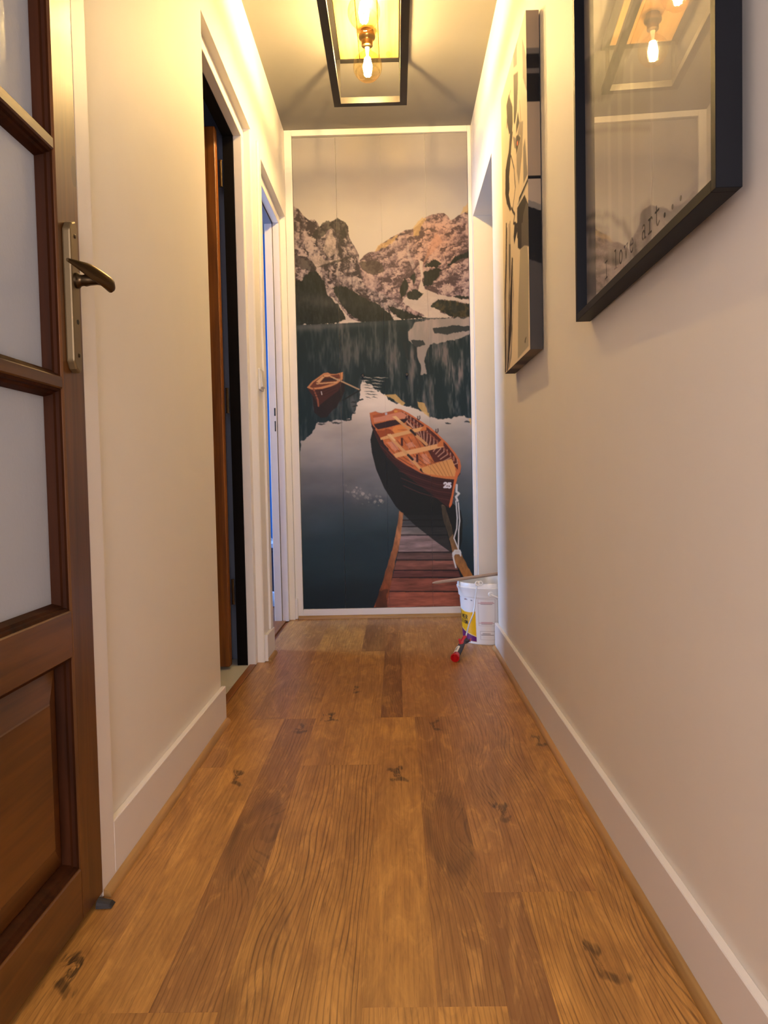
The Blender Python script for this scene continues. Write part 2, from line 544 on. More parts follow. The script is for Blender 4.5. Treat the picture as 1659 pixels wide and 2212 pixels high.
def room(nm, x0, x1, y0, y1, mat, skip=(), label=''):
    """side walls of a room that opens off the corridor"""
    w = MB()
    t = 0.04
    if 'x0' not in skip: w.box(x0 - t, x0, y0 - t, y1 + t, 0, CH)
    if 'x1' not in skip: w.box(x1, x1 + t, y0 - t, y1 + t, 0, CH)
    w.box(x0, x1, y0 - t, y0, 0, CH)
    w.box(x0, x1, y1, y1 + t, 0, CH)
    tag(w.build(nm, mat), label, 'wall', kind='structure')


room('wall_washroom', -1.95, XB, 2.05, 3.085, M['grey_blue'], ('x1',), 'dim blue-grey washroom wall behind the first doorway')
room('wall_bedroom', -3.0, XB, 3.175, 5.6, M['blue'], ('x1',), 'bright blue wall of the room behind the second doorway')
room('wall_parlour', -2.25, XB, -0.5, 1.95, M['wall'], ('x1',), 'pale wall of the room behind the glazed door')
room('wall_side_room', XR + WT, 2.4, 2.7, 4.45, M['wall'], ('x0',), 'pale wall of the room behind the right doorway')
tag(MB().box(XL, XR, 4.075, 4.12, 0, CH).build('wall_end', M['black']), 'back of the built-in closet, its darkness painted on in black', 'wall', kind='structure')  # closet back painted black to stand for its unlit inside


# ------------------------------------------------------------------ skirting and beading
def quarter(nm, x, y0, y1, sgn, mat=None, r=0.013, label=''):
    pts = [(x, 0.0)] + [(x + sgn * r * math.sin(a), r * math.cos(a)) for a in [math.pi / 2 * (1 - k / 6) for k in range(7)]]
    o = MB().prism(pts, 1, y0, y1).build(nm, mat or M['quarter'], smooth=True)
    return tag(o, label, 'trim', kind='structure')


def skirting(nm, x0, x1, y0, y1, label):
    o = box(nm, x0, x1, y0, y1, 0.002, BH, M['trim'], bevel=0.0015)
    return tag(o, label, 'skirting board', kind='structure')


skirting('baseboard_left', XL, BL, 1.3575, 2.272, 'white skirting board between the glazed door and the first doorway')
skirting('baseboard_left', XL, BL, 3.028, 3.200, 'short white skirting board between the two left doorways')
skirting('baseboard_left', XL, BL, 3.955, 3.975, 'stub of white skirting board in the far left corner')
skirting('baseboard_right', BR, XR, -1.6, R1 - 0.004, 'long white skirting board along the right wall')
quarter('trim_1', BL, 1.30, 2.270, 1, label='oak beading along the left skirting by the glazed door')
quarter('trim_2', BL, 3.030, 3.185, 1, label='short oak beading between the two left doorways')
quarter('trim_3', BR, -1.6, R1 - 0.004, -1, label='oak beading along the right skirting')
pts = [(3.975, 0.0)] + [(3.975 - 0.014 * math.sin(a), 0.016 * math.cos(a)) for a in [math.pi / 2 * (1 - k / 6) for k in range(7)]]
tag(MB().prism(pts, 0, XL + 0.015, XR).build('trim_4', M['end_quarter'], smooth=True), 'oak beading under the mural closet', 'trim', kind='structure')

# ------------------------------------------------------------------ door frames in the left wall
FX = XL - 0.027


def door_frame(nm, ya, yb, zt, dark, label):
    e = thing(nm, (FX, ya, 0), label, 'door frame', kind='structure')
    wd = 0.045
    xi = -0.594
    for y0, y1 in ((ya, ya + wd), (yb - wd, yb)):
        box('jamb', xi, FX, y0, y1, 0.0, zt - wd, M['trim'], e, 0.0015)
    box('head', xi, FX, ya, yb, zt - wd, zt, M['trim'], e, 0.0015)
    return e


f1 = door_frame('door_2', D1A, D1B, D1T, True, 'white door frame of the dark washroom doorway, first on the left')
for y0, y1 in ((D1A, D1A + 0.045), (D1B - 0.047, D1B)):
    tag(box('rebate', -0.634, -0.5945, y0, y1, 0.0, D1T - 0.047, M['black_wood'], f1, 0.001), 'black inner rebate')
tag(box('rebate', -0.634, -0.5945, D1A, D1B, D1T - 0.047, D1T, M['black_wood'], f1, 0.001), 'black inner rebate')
f2 = door_frame('door_3', D2A, D2B, D2T, False, 'white door frame of the blue room doorway, second on the left')
for y0, y1, yy in ((D2A, D2A + 0.049, 1), (D2B - 0.049, D2B, -1)):
    box('rebate', -0.634, -0.597, y0, y1, 0.0, D2T - 0.049, M['trim'], f2, 0.001)
tag(box('rebate', -0.634, -0.597, D2A, D2B, D2T - 0.049, D2T, M['grey_blue'], f2, 0.001), 'inner rebate with shade painted in as blue-grey')  # head rebate coloured blue-grey for shade; jamb rebates stay white
# keeper holes for the latch and the bolt
ys = D2B - 0.0495
tag(box('latch_hole', -0.609, -0.602, ys - 0.0005, ys + 0.002, 1.050, 1.090, M['black'], f2, 0.0002), 'black slot')
tag(box('bolt_hole', -0.608, -0.6025, ys - 0.0005, ys + 0.002, 0.972, 1.024, M['black'], f2, 0.0002), 'black slot')
# thresholds
tag(box('trim_5', -0.588, -0.562, D1A + 0.0, D1B, -0.004, 0.004, M['threshold'], bevel=0.002), 'oak threshold strip of the washroom doorway', 'trim', kind='structure')
tag(box('trim_6', -0.64, -0.577, D2A, D2B, -0.004, 0.004, M['threshold'], bevel=0.002), 'oak threshold strip of the blue room doorway', 'trim', kind='structure')
for a, b in ((D1A, D1B), (D2A, D2B)):      # floor in the depth of the wall
    o = MB().box(-0.5615, XL + 0.0019, a, b, -0.005, -0.0002).build('plank', M['laminate'], floor, bevel=0.0004, own=True)
    for k_, v_ in dict(tone=.5, stripe=.4, knot=0., red=.1, knot_x=9., knot_y=9., spot_x=9., spot_y=9., seed=2.2).items():
        o[k_] = v_

# ------------------------------------------------------------------ glazed wooden door on the left
def glass_frosted():
    t = NT('mottled_glass')
    v = t.coord()
    a = t.noise(v, 90, 3, 0.6, 0.5)
    b = t.noise(v, 14, 2)
    t.p.inputs['Base Color'].default_value = (0.50, 0.50, 0.52, 1)
    t.p.inputs['Roughness'].default_value = 0.22
    t.bump(t.math('ADD', a, b), 0.25, 0.003)
    tr = t.n('ShaderNodeBsdfTranslucent')
    tr.inputs[0].default_value = (0.86, 0.87, 0.90, 1)
    mx = t.n('ShaderNodeMixShader')
    mx.inputs[0].default_value = 0.5
    t.l(t.p.outputs[0], mx.inputs[1])
    t.l(tr.outputs[0], mx.inputs[2])
    t.l(mx.outputs[0], t.out.inputs[0])
    return t.m


M['frosted'] = glass_frosted()
DX = -0.520                                # front face of the leaf
d1 = thing('door_1', (DX - 0.02, 0.47, 0.0), 'brown stained wooden door with frosted glass lights and bronze lever, at the left edge', 'door', kind='structure')
ya, yb = 0.470, 1.293
ys0, ys1 = 0.555, 1.209                     # inner edges of the stiles
for a, b in ((ya, ys0), (ys1, yb)):
    box('stile', DX - 0.04, DX, a, b, 0.012, 2.040, M['door_wood_z'], d1, 0.0025)
box('rail', DX - 0.04, DX - 0.0003, ys0, ys1, 0.012, 0.098, M['door_wood_y'], d1, 0.002)
box('rail', DX - 0.04, DX - 0.0003, ys0, ys1, 0.442, 0.517, M['door_wood_y'], d1, 0.002)
box('rail', DX - 0.04, DX - 0.0003, ys0, ys1, 1.955, 2.040, M['door_wood_y'], d1, 0.002)
for z in (0.868, 1.237, 1.606):
    box('glazing_bar', DX - 0.034, DX - 0.0005, ys0, ys1, z, z + 0.019, M['door_wood_y'], d1, 0.002)
GX = DX - 0.0265
lights = [(0.517, 0.868), (0.887, 1.237), (1.256, 1.606), (1.625, 1.955)]


def moulding(nm, par, a, b, z0, z1, mat, gx):
    """stepped bead around an opening: profile from the leaf face back to the pane"""
    prof = [(DX - 0.004, 0.000), (DX - 0.006, 0.004), (DX - 0.011, 0.005), (DX - 0.013, 0.009), (DX - 0.019, 0.011), (gx + 0.001, 0.013), (gx - 0.003, 0.013)]
    m = MB()
    rings = []
    for X, d in prof:
        rings.append([(X, a + d, z0 + d), (X, b - d, z0 + d), (X, b - d, z1 - d), (X, a + d, z1 - d)])
    m.rings(rings, cap=False)
    back = [(gx - 0.003, a, z0), (gx - 0.003, b, z0), (gx - 0.003, b, z1), (gx - 0.003, a, z1)]
    front = [(DX - 0.004, a, z0), (DX - 0.004, b, z0), (DX - 0.004, b, z1), (DX - 0.004, a, z1)]
    m.rings([rings[-1], back, front], cap=False)
    return m.build(nm, mat, par)


for z0, z1 in lights:
    moulding('glazing_bead', d1, ys0, ys1, z0, z1, M['mould_wood'], GX)
    box('glass_pane', GX - 0.004, GX, ys0 + 0.006, ys1 - 0.006, z0 + 0.006, z1 - 0.006, M['frosted'], d1)
# raised lower panel
moulding('panel_bead', d1, ys0, ys1, 0.098, 0.442, M['mould_wood'], GX)
m = MB()
rg = []
for X, d in ((GX - 0.012, 0.004), (GX - 0.001, 0.004), (GX - 0.001, 0.012), (GX + 0.001, 0.016), (GX + 0.0115, 0.058), (GX + 0.013, 0.060)):
    rg.append([(X, ys0 + d, 0.098 + d), (X, ys1 - d, 0.098 + d), (X, ys1 - d, 0.442 - d), (X, ys0 + d, 0.442 - d)])
m.rings(rg).build('door_panel', M['door_wood_y'], d1)

# bronze backplate and lever
hp = MB()
x0, x1 = DX, DX + 0.014
pz0, pz1 = 0.902, 1.134
hp.prism([(1.2235, pz0 + 0.012), (1.232, pz0), (1.246, pz0 - 0.006), (1.2535, pz0 + 0.004), (1.2535, pz1 - 0.004), (1.246, pz1 + 0.006), (1.232, pz1), (1.2235, pz1 - 0.012)], 0, x0, x1)
plate = tag(hp.build('handle_plate', M['brass'], d1, bevel=0.003, seg=2), 'tall aged bronze backplate')
zc = 1.044
MB().lathe([(0.004, 0.0), (0.004, 0.002)], (x1 - 0.0012, 1.2405, 0.978), 14, (1, 0, 0)).build('keyhole', M['black'], plate)
for z in (1.114, 0.925):
    MB().lathe([(0.0036, 0.0), (0.0036, 0.0012), (0.002, 0.002)], (x1 - 0.0004, 1.2405, z), 12, (1, 0, 0)).build('screw', M['dark_brass'], plate)
lev = MB()
lev.lathe([(0.0125, 0), (0.0125, 0.004), (0.0095, 0.007), (0.0088, 0.012), (0.0098, 0.016), (0.0085, 0.022), (0.0078, 0.034), (0.0088, 0.040)], (x1, 1.2405, zc), 20, (1, 0, 0))
path, wid = [], []
for k in range(15):                         # flattened, curled grip
    u = k / 14
    y = 1.262 - 0.082 * u
    path.append((x1 + 0.050 - 0.006 * u - 0.032 * u ** 1.6, y, zc - 0.007 + 0.023 * u ** 0.9))
    wid.append((0.0125 * (1 - 0.15 * u) * min(1.0, 0.55 + 6 * u) * (1 - 0.75 * max(0.0, u - 0.6) / 0.4), 0.0085 * (1 - 0.78 * u) * min(1.0, 0.6 + 5 * u)))
rg = []
for (px, py, pz), (rz, rx) in zip(path, wid):
    rg.append([(px + rx * math.cos(a), py, pz + rz * math.sin(a)) for a in [2 * math.pi * i / 14 for i in range(14)]])
lev.rings(rg)
tag(lev.build('lever', M['dark_brass'], plate, smooth=True), 'curled dark bronze lever')

# white frame post and head around the leaf
e = thing('trim_7', (BL - 0.03, 1.30, 0), 'white door casing post beside the glazed wooden door', 'trim', kind='structure')
box('casing_post', -0.60, BL, 1.297, 1.357, 0.001, 2.048, M['trim'], e, 0.0015)
box('casing_post', -0.60, BL, 0.41, 0.466, 0.001, 2.048, M['trim'], e, 0.0015)
box('casing_head', -0.60, BL, 0.466, 1.297, 2.043, 2.075, M['trim'], e, 0.0015)

# ------------------------------------------------------------------ honey pine door standing open inside the washroom
d4 = thing('door_4', (-0.66, 2.93, 0), 'honey pine door standing open into the dark washroom', 'door', kind='structure')
y0, y1 = 2.905, 2.943
xh, xw = -0.648, -1.288
for a, b in ((xh, xh - 0.10), (xw + 0.10, xw)):
    box('stile', a, b, y0, y1, 0.012, 2.043, M['washroom_wood'], d4, 0.003)
for a, b in ((0.012, 0.18), (0.90, 1.02), (1.93, 2.043)):
    box('rail', xh - 0.1, xw + 0.1, y0 + 0.0005, y1 - 0.0005, a, b, M['washroom_wood'], d4, 0.002)
for a, b in ((0.18, 0.90), (1.02, 1.93)):
    box('door_panel', xh - 0.095, xw + 0.095, y0 + 0.012, y1 - 0.012, a - 0.004, b + 0.004, M['washroom_wood'], d4, 0.001)
for z0, z1 in ((1.838, 1.929), (0.986, 1.074), (0.25, 0.34)):
    hb = MB().lathe([(0.0055, 0), (0.0055, z1 - z0)], (-0.638, 2.9465, z0), 12)
    hb.lathe([(0.0065, 0.0), (0.0065, 0.004)], (-0.638, 2.9465, z1), 12).lathe([(0.0065, -0.004), (0.0065, 0)], (-0.638, 2.9465, z0), 12)
    tag(hb.build('hinge', M['dark_brass'], d4), 'steel hinge knuckle')

# ------------------------------------------------------------------ switch and cable cover on the pier between the doorways
e = thing('cable_cover', (XL + 0.004, 3.15, BH + 0.002), 'flat white cable cover strip on the wall beside the blue room doorway', 'cable cover')
tag(box('cover_strip', XL, XL + 0.010, 3.135, 3.190, BH + 0.001, 2.085, M['trim'], e, 0.002), None)
e = thing('light_switch', (XL, 3.085, 1.08), 'white rocker light switch on the wall between the left doorways', 'light switch')
box('switch_plate', XL, XL + 0.009, 3.045, 3.127, 1.082, 1.166, M['white_plastic'], e, 0.003, seg=2)
m = MB().prism([(XL + 0.009, 1.092), (XL + 0.017, 1.094), (XL + 0.0105, 1.156), (XL + 0.009, 1.156)], 1, 3.056, 3.116)
m.v = [(p[0], p[1], p[2]) for p in m.v]
m.build('rocker', M['white_plastic'], e, bevel=0.001)

# ------------------------------------------------------------------ black rubber door stop
e = MB()
rg = []
for k in range(9):
    a = math.pi * k / 8
    rg.append([(-0.521, 1.272 - 0.012 * math.cos(a), 0.001), (-0.521, 1.272 - 0.012 * math.cos(a), 0.001 + 0.013 * math.sin(a) + 0.0004), (-0.499, 1.272 - 0.011 * math.cos(a), 0.001 + 0.007 * math.sin(a) + 0.0003), (-0.495, 1.272 - 0.010 * math.cos(a), 0.001)])
tag(e.rings(rg).build('door_stop', M['grey_rubber']), 'small dark rubber wedge on the floor at the glazed door corner', 'door stop')

# ------------------------------------------------------------------ things inside the blue room (a narrow slit of them shows)
e = thing('low_cabinet', (-0.80, 4.75, -0.005), 'dark navy low cabinet glimpsed inside the blue room', 'cabinet')
box('carcass', -1.05, -0.66, 4.60, 4.95, 0.03, 0.30, M['navy'], e, 0.004)
box('cabinet_top', -1.06, -0.65, 4.59, 4.96, 0.30, 0.318, M['navy'], e, 0.003)
for x in (-1.03, -0.70):
    for y in (4.62, 4.91):
        box('foot', x, x + 0.03, y, y + 0.03, -0.005, 0.03, M['navy'], e)
m = MB()
rg = []
for k in range(15):
    x = -1.02 + 0.34 * k / 14
    h = 0.045 + 0.012 * math.sin(k * 1.7)
    rg.append([(x, 4.64, 0.318), (x, 4.63, 0.318 + h * 0.6), (x, 4.70, 0.318 + h), (x, 4.85, 0.318 + h * 0.95), (x, 4.92, 0.318 + h * 0.5), (x, 4.91, 0.318)])
tag(m.rings(rg).build('folded_cloth', M['cloth'], smooth=True), 'pale folded cloth on the navy cabinet in the blue room', 'cloth')
m = MB().lathe([(0.002, 0.0), (0.03, 0.004), (0.042, 0.03), (0.044, 0.05), (0.03, 0.082), (0.002, 0.09)], (-0.735, 4.42, -0.005), 20)
tag(m.build('ball', M['cloth'], smooth=True), 'small pale ball on the floor of the blue room', 'ball')

# ------------------------------------------------------------------ ceiling lamp
def clear_bulb_glass():
    t = NT('amber_bulb_glass')
    tr = t.n('ShaderNodeBsdfTransparent')
    tr.inputs[0].default_value = (0.97, 0.88, 0.66, 1)
    gl = t.n('ShaderNodeBsdfGlossy')
    gl.inputs['Roughness'].default_value = 0.03
    gl.inputs[0].default_value = (1, 0.95, 0.85, 1)
    fr = t.n('ShaderNodeLayerWeight')
    k = t.math('MULTIPLY_ADD', t.math('POWER', fr.outputs['Facing'], 3.0), 0.45, 0.03)
    mx = t.n('ShaderNodeMixShader')
    t.l(k, mx.inputs[0]); t.l(tr.outputs[0], mx.inputs[1]); t.l(gl.outputs[0], mx.inputs[2])
    t.l(mx.outputs[0], t.out.inputs[0])
    return t.m


def glow():
    t = NT('hot_filament')
    em = t.n('ShaderNodeEmission')
    em.inputs[0].default_value = BULB_RGB + (1,)
    em.inputs[1].default_value = FILAMENT
    t.l(em.outputs[0], t.out.inputs[0])
    return t.m


M['bulb_glass'] = clear_bulb_glass()
M['filament'] = glow()
M['lamp_oak'] = wood('pale_lamp_oak', srgb(178, 128, 62), srgb(226, 184, 112), 1, 50, 0.4, 0.5, 0.1)
lx0, lx1, ly0, ly1 = -0.199, 0.049, 2.545, 3.300
lz0, lz1, lzt = 2.299, 2.324, 2.481
lamp = thing('ceiling_lamp', ((lx0 + lx1) / 2, (ly0 + ly1) / 2, CH), 'black metal cage ceiling lamp with wooden backing and two clear globe bulbs', 'lamp')
wd = (lx1 - lx0) / 3
for i in range(3):
    box('backing_board', lx0 + wd * i + 0.0012, lx0 + wd * (i + 1) - 0.0012, ly0, ly1, lzt, CH - 0.001, M['lamp_oak'], lamp, 0.0015)
b = 0.030


def ring(nm, z0, z1):
    m = MB()
    m.box(lx0 - b, lx0, ly0 - b, ly1 + b, z0, z1).box(lx1, lx1 + b, ly0 - b, ly1 + b, z0, z1)
    m.box(lx0, lx1, ly0 - b, ly0, z0, z1).box(lx0, lx1, ly1, ly1 + b, z0, z1)
    return m.build(nm, M['black_metal'], lamp)


tag(ring('lower_frame', lz0, lz1), 'lower rectangular black metal frame')
tag(ring('upper_frame', lzt - 0.002, CH - 0.001), 'upper rectangular black metal frame on the ceiling')
for px in (lx0 - 0.014, lx1):
    for py in (ly0 - 0.014, ly1):
        box('post', px, px + 0.014, py, py + 0.014, lz1, lzt - 0.002, M['black_metal'], lamp)
for y in (3.100, 2.745):
    c = (-0.078, y, 0)
    h = MB().lathe([(0.026, lzt), (0.026, lzt - 0.018), (0.033, lzt - 0.019), (0.0335, lzt - 0.026), (0.031, lzt - 0.032), (0.024, lzt - 0.037), (0.0225, lzt - 0.041), (0.0225, lzt - 0.059), (0.020, lzt - 0.061)], c, 28)
    holder = tag(h.build('bulb_holder', M['dark_brass'], lamp, smooth=True), 'round aged brass bulb holder')
    R, zb = 0.057, 2.342
    prof = [(0.0135, lzt - 0.060), (0.0140, lzt - 0.069), (0.0165, lzt - 0.075)]
    a0 = math.asin(0.020 / R)
    for k in range(23):
        a = a0 + (math.pi - a0) * k / 22
        prof.append((R * math.sin(a), zb + R * math.cos(a)))
    bulb = MB().lathe(prof, c, 32, cap=False).build('bulb', M['bulb_glass'], lamp, smooth=True)
    tag(bulb, 'clear globe bulb with a glowing filament')
    fil = MB()
    n = 6
    for k in range(n):                      # upright filament strands around a stem
        a = 2 * math.pi * k / n
        fil.tube([(c[0] + 0.0075 * math.cos(a), c[1] + 0.0075 * math.sin(a), zb + 0.034), (c[0] + 0.0150 * math.cos(a), c[1] + 0.0150 * math.sin(a), zb), (c[0] + 0.009 * math.cos(a), c[1] + 0.009 * math.sin(a), zb - 0.034)], 0.0040, 6)
    fil.build('filament', M['filament'], bulb)
    MB().lathe([(0.003, zb + 0.002), (0.004, zb + 0.04), (0.010, lzt - 0.065)], c, 12).build('bulb_stem', M['white_plastic'], bulb)


# ------------------------------------------------------------------ painting flat prints (as colour per grid point of the printed surface)
def lin(c):
    c = np.asarray(c, float) / 255.0
    return np.where(c <= 0.04045, c / 12.92, ((c + 0.055) / 1.055) ** 2.4)


class Print:
    """A small raster painter; positions are given through self.to (design units -> 0..1)."""

    def __init__(self, w, h, ss=2, seed=1):
        self.w, self.h, self.ss = w, h, ss
        self.W, self.H = w * ss, h * ss
        self.a = np.zeros((self.H, self.W, 3))
        self.rng = np.random.default_rng(seed)
        self.U, self.V = np.meshgrid((np.arange(self.W) + .5) / self.W, (np.arange(self.H) + .5) / self.H)

    def noise(self, sx, sy, octv=4, gain=0.55):
        """value noise, feature size sx, sy in 0..1 units, result about 0..1"""
        out, amp, tot = 0, 1.0, 0.0
        for o in range(octv):
            gx, gy = int(math.ceil(1 / sx)) + 3, int(math.ceil(1 / sy)) + 3
            g = self.rng.random((gy, gx))
            fx, fy = self.U[0] / sx + self.rng.random() * 0.9, self.V[:, 0] / sy + self.rng.random() * 0.9
            ix, iy = fx.astype(int), fy.astype(int)
            tx, ty = fx - ix, fy - iy
            tx, ty = (tx * tx * (3 - 2 * tx))[None, :], (ty * ty * (3 - 2 * ty))[:, None]
            A, B = g[iy][:, ix], g[iy][:, ix + 1]
            C, D = g[iy + 1][:, ix], g[iy + 1][:, ix + 1]
            out = out + amp * ((A * (1 - tx) + B * tx) * (1 - ty) + (C * (1 - tx) + D * tx) * ty)
            tot += amp
            amp *= gain
            sx, sy = max(sx / 2, 0.75 / self.W), max(sy / 2, 0.75 / self.H)
        return out / tot

    def fnoise(self, x, y, octv=3, gain=0.55):
        """value noise at free coordinates (unit feature size)"""
        g = self.rng.random((256, 256))
        out, amp, tot = 0, 1.0, 0.0
        for o in range(octv):
            xx, yy = x * 2 ** o + 17.3 * o, y * 2 ** o + 5.1 * o
            ix, iy = np.floor(xx).astype(np.int32), np.floor(yy).astype(np.int32)
            tx, ty = xx - ix, yy - iy
            tx, ty = tx * tx * (3 - 2 * tx), ty * ty * (3 - 2 * ty)
            a, b, c, d = g[iy & 255, ix & 255], g[iy & 255, (ix + 1) & 255], g[(iy + 1) & 255, ix & 255], g[(iy + 1) & 255, (ix + 1) & 255]
            out = out + amp * ((a * (1 - tx) + b * tx) * (1 - ty) + (c * (1 - tx) + d * tx) * ty)
            tot += amp
            amp *= gain
        return out / tot

    def mask(self, pts, wob=0.0, ws=0.01):
        """even-odd polygon mask in full grid; wob roughens the outline"""
        p = np.asarray(pts, float) * [self.W, self.H]
        x, y = np.arange(self.W) + .5, np.arange(self.H) + .5
        X, Y = np.meshgrid(x, y)
        if wob:
            X = X + (self.noise(ws, ws, 3) - .5) * wob * self.W
            Y = Y + (self.noise(ws, ws, 3) - .5) * wob * self.W
        pad = int(wob * self.W) + 2
        r0, r1 = max(0, int(p[:, 1].min()) - pad), min(self.H, int(p[:, 1].max()) + pad + 1)
        c0, c1 = max(0, int(p[:, 0].min()) - pad), min(self.W, int(p[:, 0].max()) + pad + 1)
        m = np.zeros((self.H, self.W), bool)
        if r1 <= r0 or c1 <= c0:
            return m
        xs, ys = X[r0:r1, c0:c1], Y[r0:r1, c0:c1]
        k = np.zeros(xs.shape, bool)
        n = len(p)
        for i in range(n):
            (ax, ay), (bx, by) = p[i], p[(i + 1) % n]
            if ay == by: continue
            k ^= ((ys >= min(ay, by)) & (ys < max(ay, by)) & (xs < ax + (ys - ay) * (bx - ax) / (by - ay)))
        m[r0:r1, c0:c1] = k
        return m

    def put(self, m, col, alpha=1.0):
        c = np.asarray(col, float)
        a = (m.astype(float) * alpha)[..., None] if np.ndim(alpha) == 0 else (m * alpha)[..., None]
        self.a = self.a * (1 - a) + c * a

    def poly(self, pts, col, alpha=1.0, wob=0.0, ws=0.01, tex=0.0):
        m = self.mask(pts, wob, ws)
        if tex:
            c = np.asarray(col, float)[None, None, :] * (1 + (self.noise(0.02, 0.008, 3)[..., None] - .5) * tex)
            a = (m * alpha)[..., None]
            self.a = self.a * (1 - a) + c * a
        else:
            self.put(m, col, alpha)
        return m

    def line(self, pts, width, col, alpha=1.0):
        """width in 0..1 of the print width"""
        p = np.asarray(pts, float) * [self.W, self.H]
        hw = max(width * self.W / 2, 0.5)
        for a, b in zip(p[:-1], p[1:]):
            lo, hi = np.minimum(a, b) - hw - 2, np.maximum(a, b) + hw + 2
            c0, r0 = max(0, int(lo[0])), max(0, int(lo[1]))
            c1, r1 = min(self.W, int(hi[0]) + 1), min(self.H, int(hi[1]) + 1)
            if c1 <= c0 or r1 <= r0: continue
            X, Y = np.meshgrid(np.arange(c0, c1) + .5, np.arange(r0, r1) + .5)
            d = b - a
            t = np.clip(((X - a[0]) * d[0] + (Y - a[1]) * d[1]) / max(d @ d, 1e-9), 0, 1)
            dist = np.hypot(X - a[0] - t * d[0], Y - a[1] - t * d[1])
            m = np.clip(hw - dist + .5, 0, 1)[..., None] * alpha
            self.a[r0:r1, c0:c1] = self.a[r0:r1, c0:c1] * (1 - m) + np.asarray(col, float) * m

    def down(self):
        s = self.ss
        return self.a.reshape(self.h, s, self.w, s, 3).mean((1, 3))


def printed_grid(nx, ny, pos, img, u0, u1, v0, v1, nu=None):
    """a grid mesh, pos(s, t) -> xyz for s, t in 0..1 (t downwards), coloured from img[v, u]"""
    s, t = np.linspace(0, 1, nx), np.linspace(0, 1, ny)
    Sg, Tg = np.meshgrid(s, t)
    P = pos(Sg.ravel(), Tg.ravel())
    h, w = img.shape[:2]
    uu, vv = (u0 + (u1 - u0) * Sg.ravel()) * w - .5, (v0 + (v1 - v0) * Tg.ravel()) * h - .5
    i0, j0 = np.clip(np.floor(uu).astype(int), 0, w - 1), np.clip(np.floor(vv).astype(int), 0, h - 1)
    i1, j1 = np.clip(i0 + 1, 0, w - 1), np.clip(j0 + 1, 0, h - 1)
    fx, fy = np.clip(uu - i0, 0, 1)[:, None], np.clip(vv - j0, 0, 1)[:, None]
    c = (img[j0, i0] * (1 - fx) + img[j0, i1] * fx) * (1 - fy) + (img[j1, i0] * (1 - fx) + img[j1, i1] * fx) * fy
    a = (np.arange(ny - 1)[:, None] * nx + np.arange(nx - 1)[None, :]).ravel()
    Fq = np.stack([a, a + nx, a + nx + 1, a + 1], 1)
    return P, Fq, c


def print_object(name, P, Fq, c, mat, parent, flip=False, smooth=False):
    org = np.array(WL[parent])
    me = bpy.data.meshes.new(name)
    if flip: Fq = Fq[:, ::-1]
    nv, nf = len(P), len(Fq)
    me.vertices.add(nv)
    me.vertices.foreach_set('co', (P - org).astype(np.float32).ravel())
    me.loops.add(nf * 4)
    me.loops.foreach_set('vertex_index', Fq.astype(np.int32).ravel())
    me.polygons.add(nf)
    me.polygons.foreach_set('loop_start', (np.arange(nf) * 4).astype(np.int32))
    try:
        me.polygons.foreach_set('loop_total', np.full(nf, 4, np.int32))
    except Exception:
        pass
    at = me.color_attributes.new('print', 'FLOAT_COLOR', 'POINT')
    at.data.foreach_set('color', np.concatenate([c, np.ones((nv, 1))], 1).astype(np.float32).ravel())
    me.update(calc_edges=True)
    me.validate()
    if smooth:
        me.polygons.foreach_set('use_smooth', np.ones(nf, bool))
    me.materials.append(mat)
    o = bpy.data.objects.new(name, me)
    COL.objects.link(o)
    o.parent = parent
    WL[o] = WL[parent].copy()
    return o


M['print_matt'] = attr_paint('wallpaper_print', 0.55, 0.25)
M['print_canvas'] = attr_paint('acrylic_on_canvas', 0.6, 0.15)
M['print_label'] = attr_paint('printed_plastic', 0.32, 0.45)

# stroke letters in a unit cell (0..0.6 wide, 0..1 high)
def arc(cx, cy, rx, ry, a0, a1, n=14):
    return [(cx + rx * math.cos(math.radians(a0 + (a1 - a0) * k / n)), cy + ry * math.sin(math.radians(a0 + (a1 - a0) * k / n))) for k in range(n + 1)]


CAPS = {
    'P': [[(.08, 0), (.08, 1), (.36, 1)] + arc(.34, .75, .2, .25, 90, -90) + [(.08, .5)]],
    'R': [[(.08, 0), (.08, 1), (.36, 1)] + arc(.34, .75, .2, .25, 90, -90) + [(.08, .5)], [(.3, .5), (.54, 0)]],
    'I': [[(.3, 0), (.3, 1)]],
    'M': [[(.04, 0), (.04, 1), (.3, .4), (.56, 1), (.56, 0)]],
    'E': [[(.54, 0), (.08, 0), (.08, 1), (.54, 1)], [(.08, .52), (.46, .52)]],
    'S': [arc(.3, .75, .22, .25, 20, 270) + arc(.3, .25, .22, .25, 90, -160)],
    'O': [arc(.3, .5, .25, .5, 0, 360, 24)],
    'L': [[(.1, 1), (.1, 0), (.54, 0)]],
    'A': [[(.02, 0), (.3, 1), (.58, 0)], [(.13, .36), (.47, .36)]],
    'T': [[(.3, 0), (.3, 1)], [(.02, 1), (.58, 1)]],
    'N': [[(.06, 0), (.06, 1), (.54, 0), (.54, 1)]],
    '2': [arc(.3, .7, .24, .3, 165, -25) + [(.06, 0), (.56, 0)]],
    '5': [[(.52, 1), (.14, 1), (.1, .56)] + arc(.28, .33, .26, .33, 120, -150)],
}

# ------------------------------------------------------------------ mural: lake, mountains, two rowing boats and a jetty
MX0, MX1, MZ0, MZ1 = -0.495, 0.395, 0.049, 2.470


def mu(x, y):
    """design sheet (measured positions) -> 0..1 on the mural"""
    xl, xr = 630 + 29 * (y - 294) / 1024.0, 1008 + 16.5 * (y - 288) / 1021.0
    u = (x - xl) / (xr - xl)
    yt, yb_ = 294 - 6 * u, 1318 - 9 * u
    return (u, (y - yt) / (yb_ - yt))


def sheet(ox, oy, s):
    return lambda *p: [mu(ox + a / s, oy + b_ / s) for a, b_ in p]


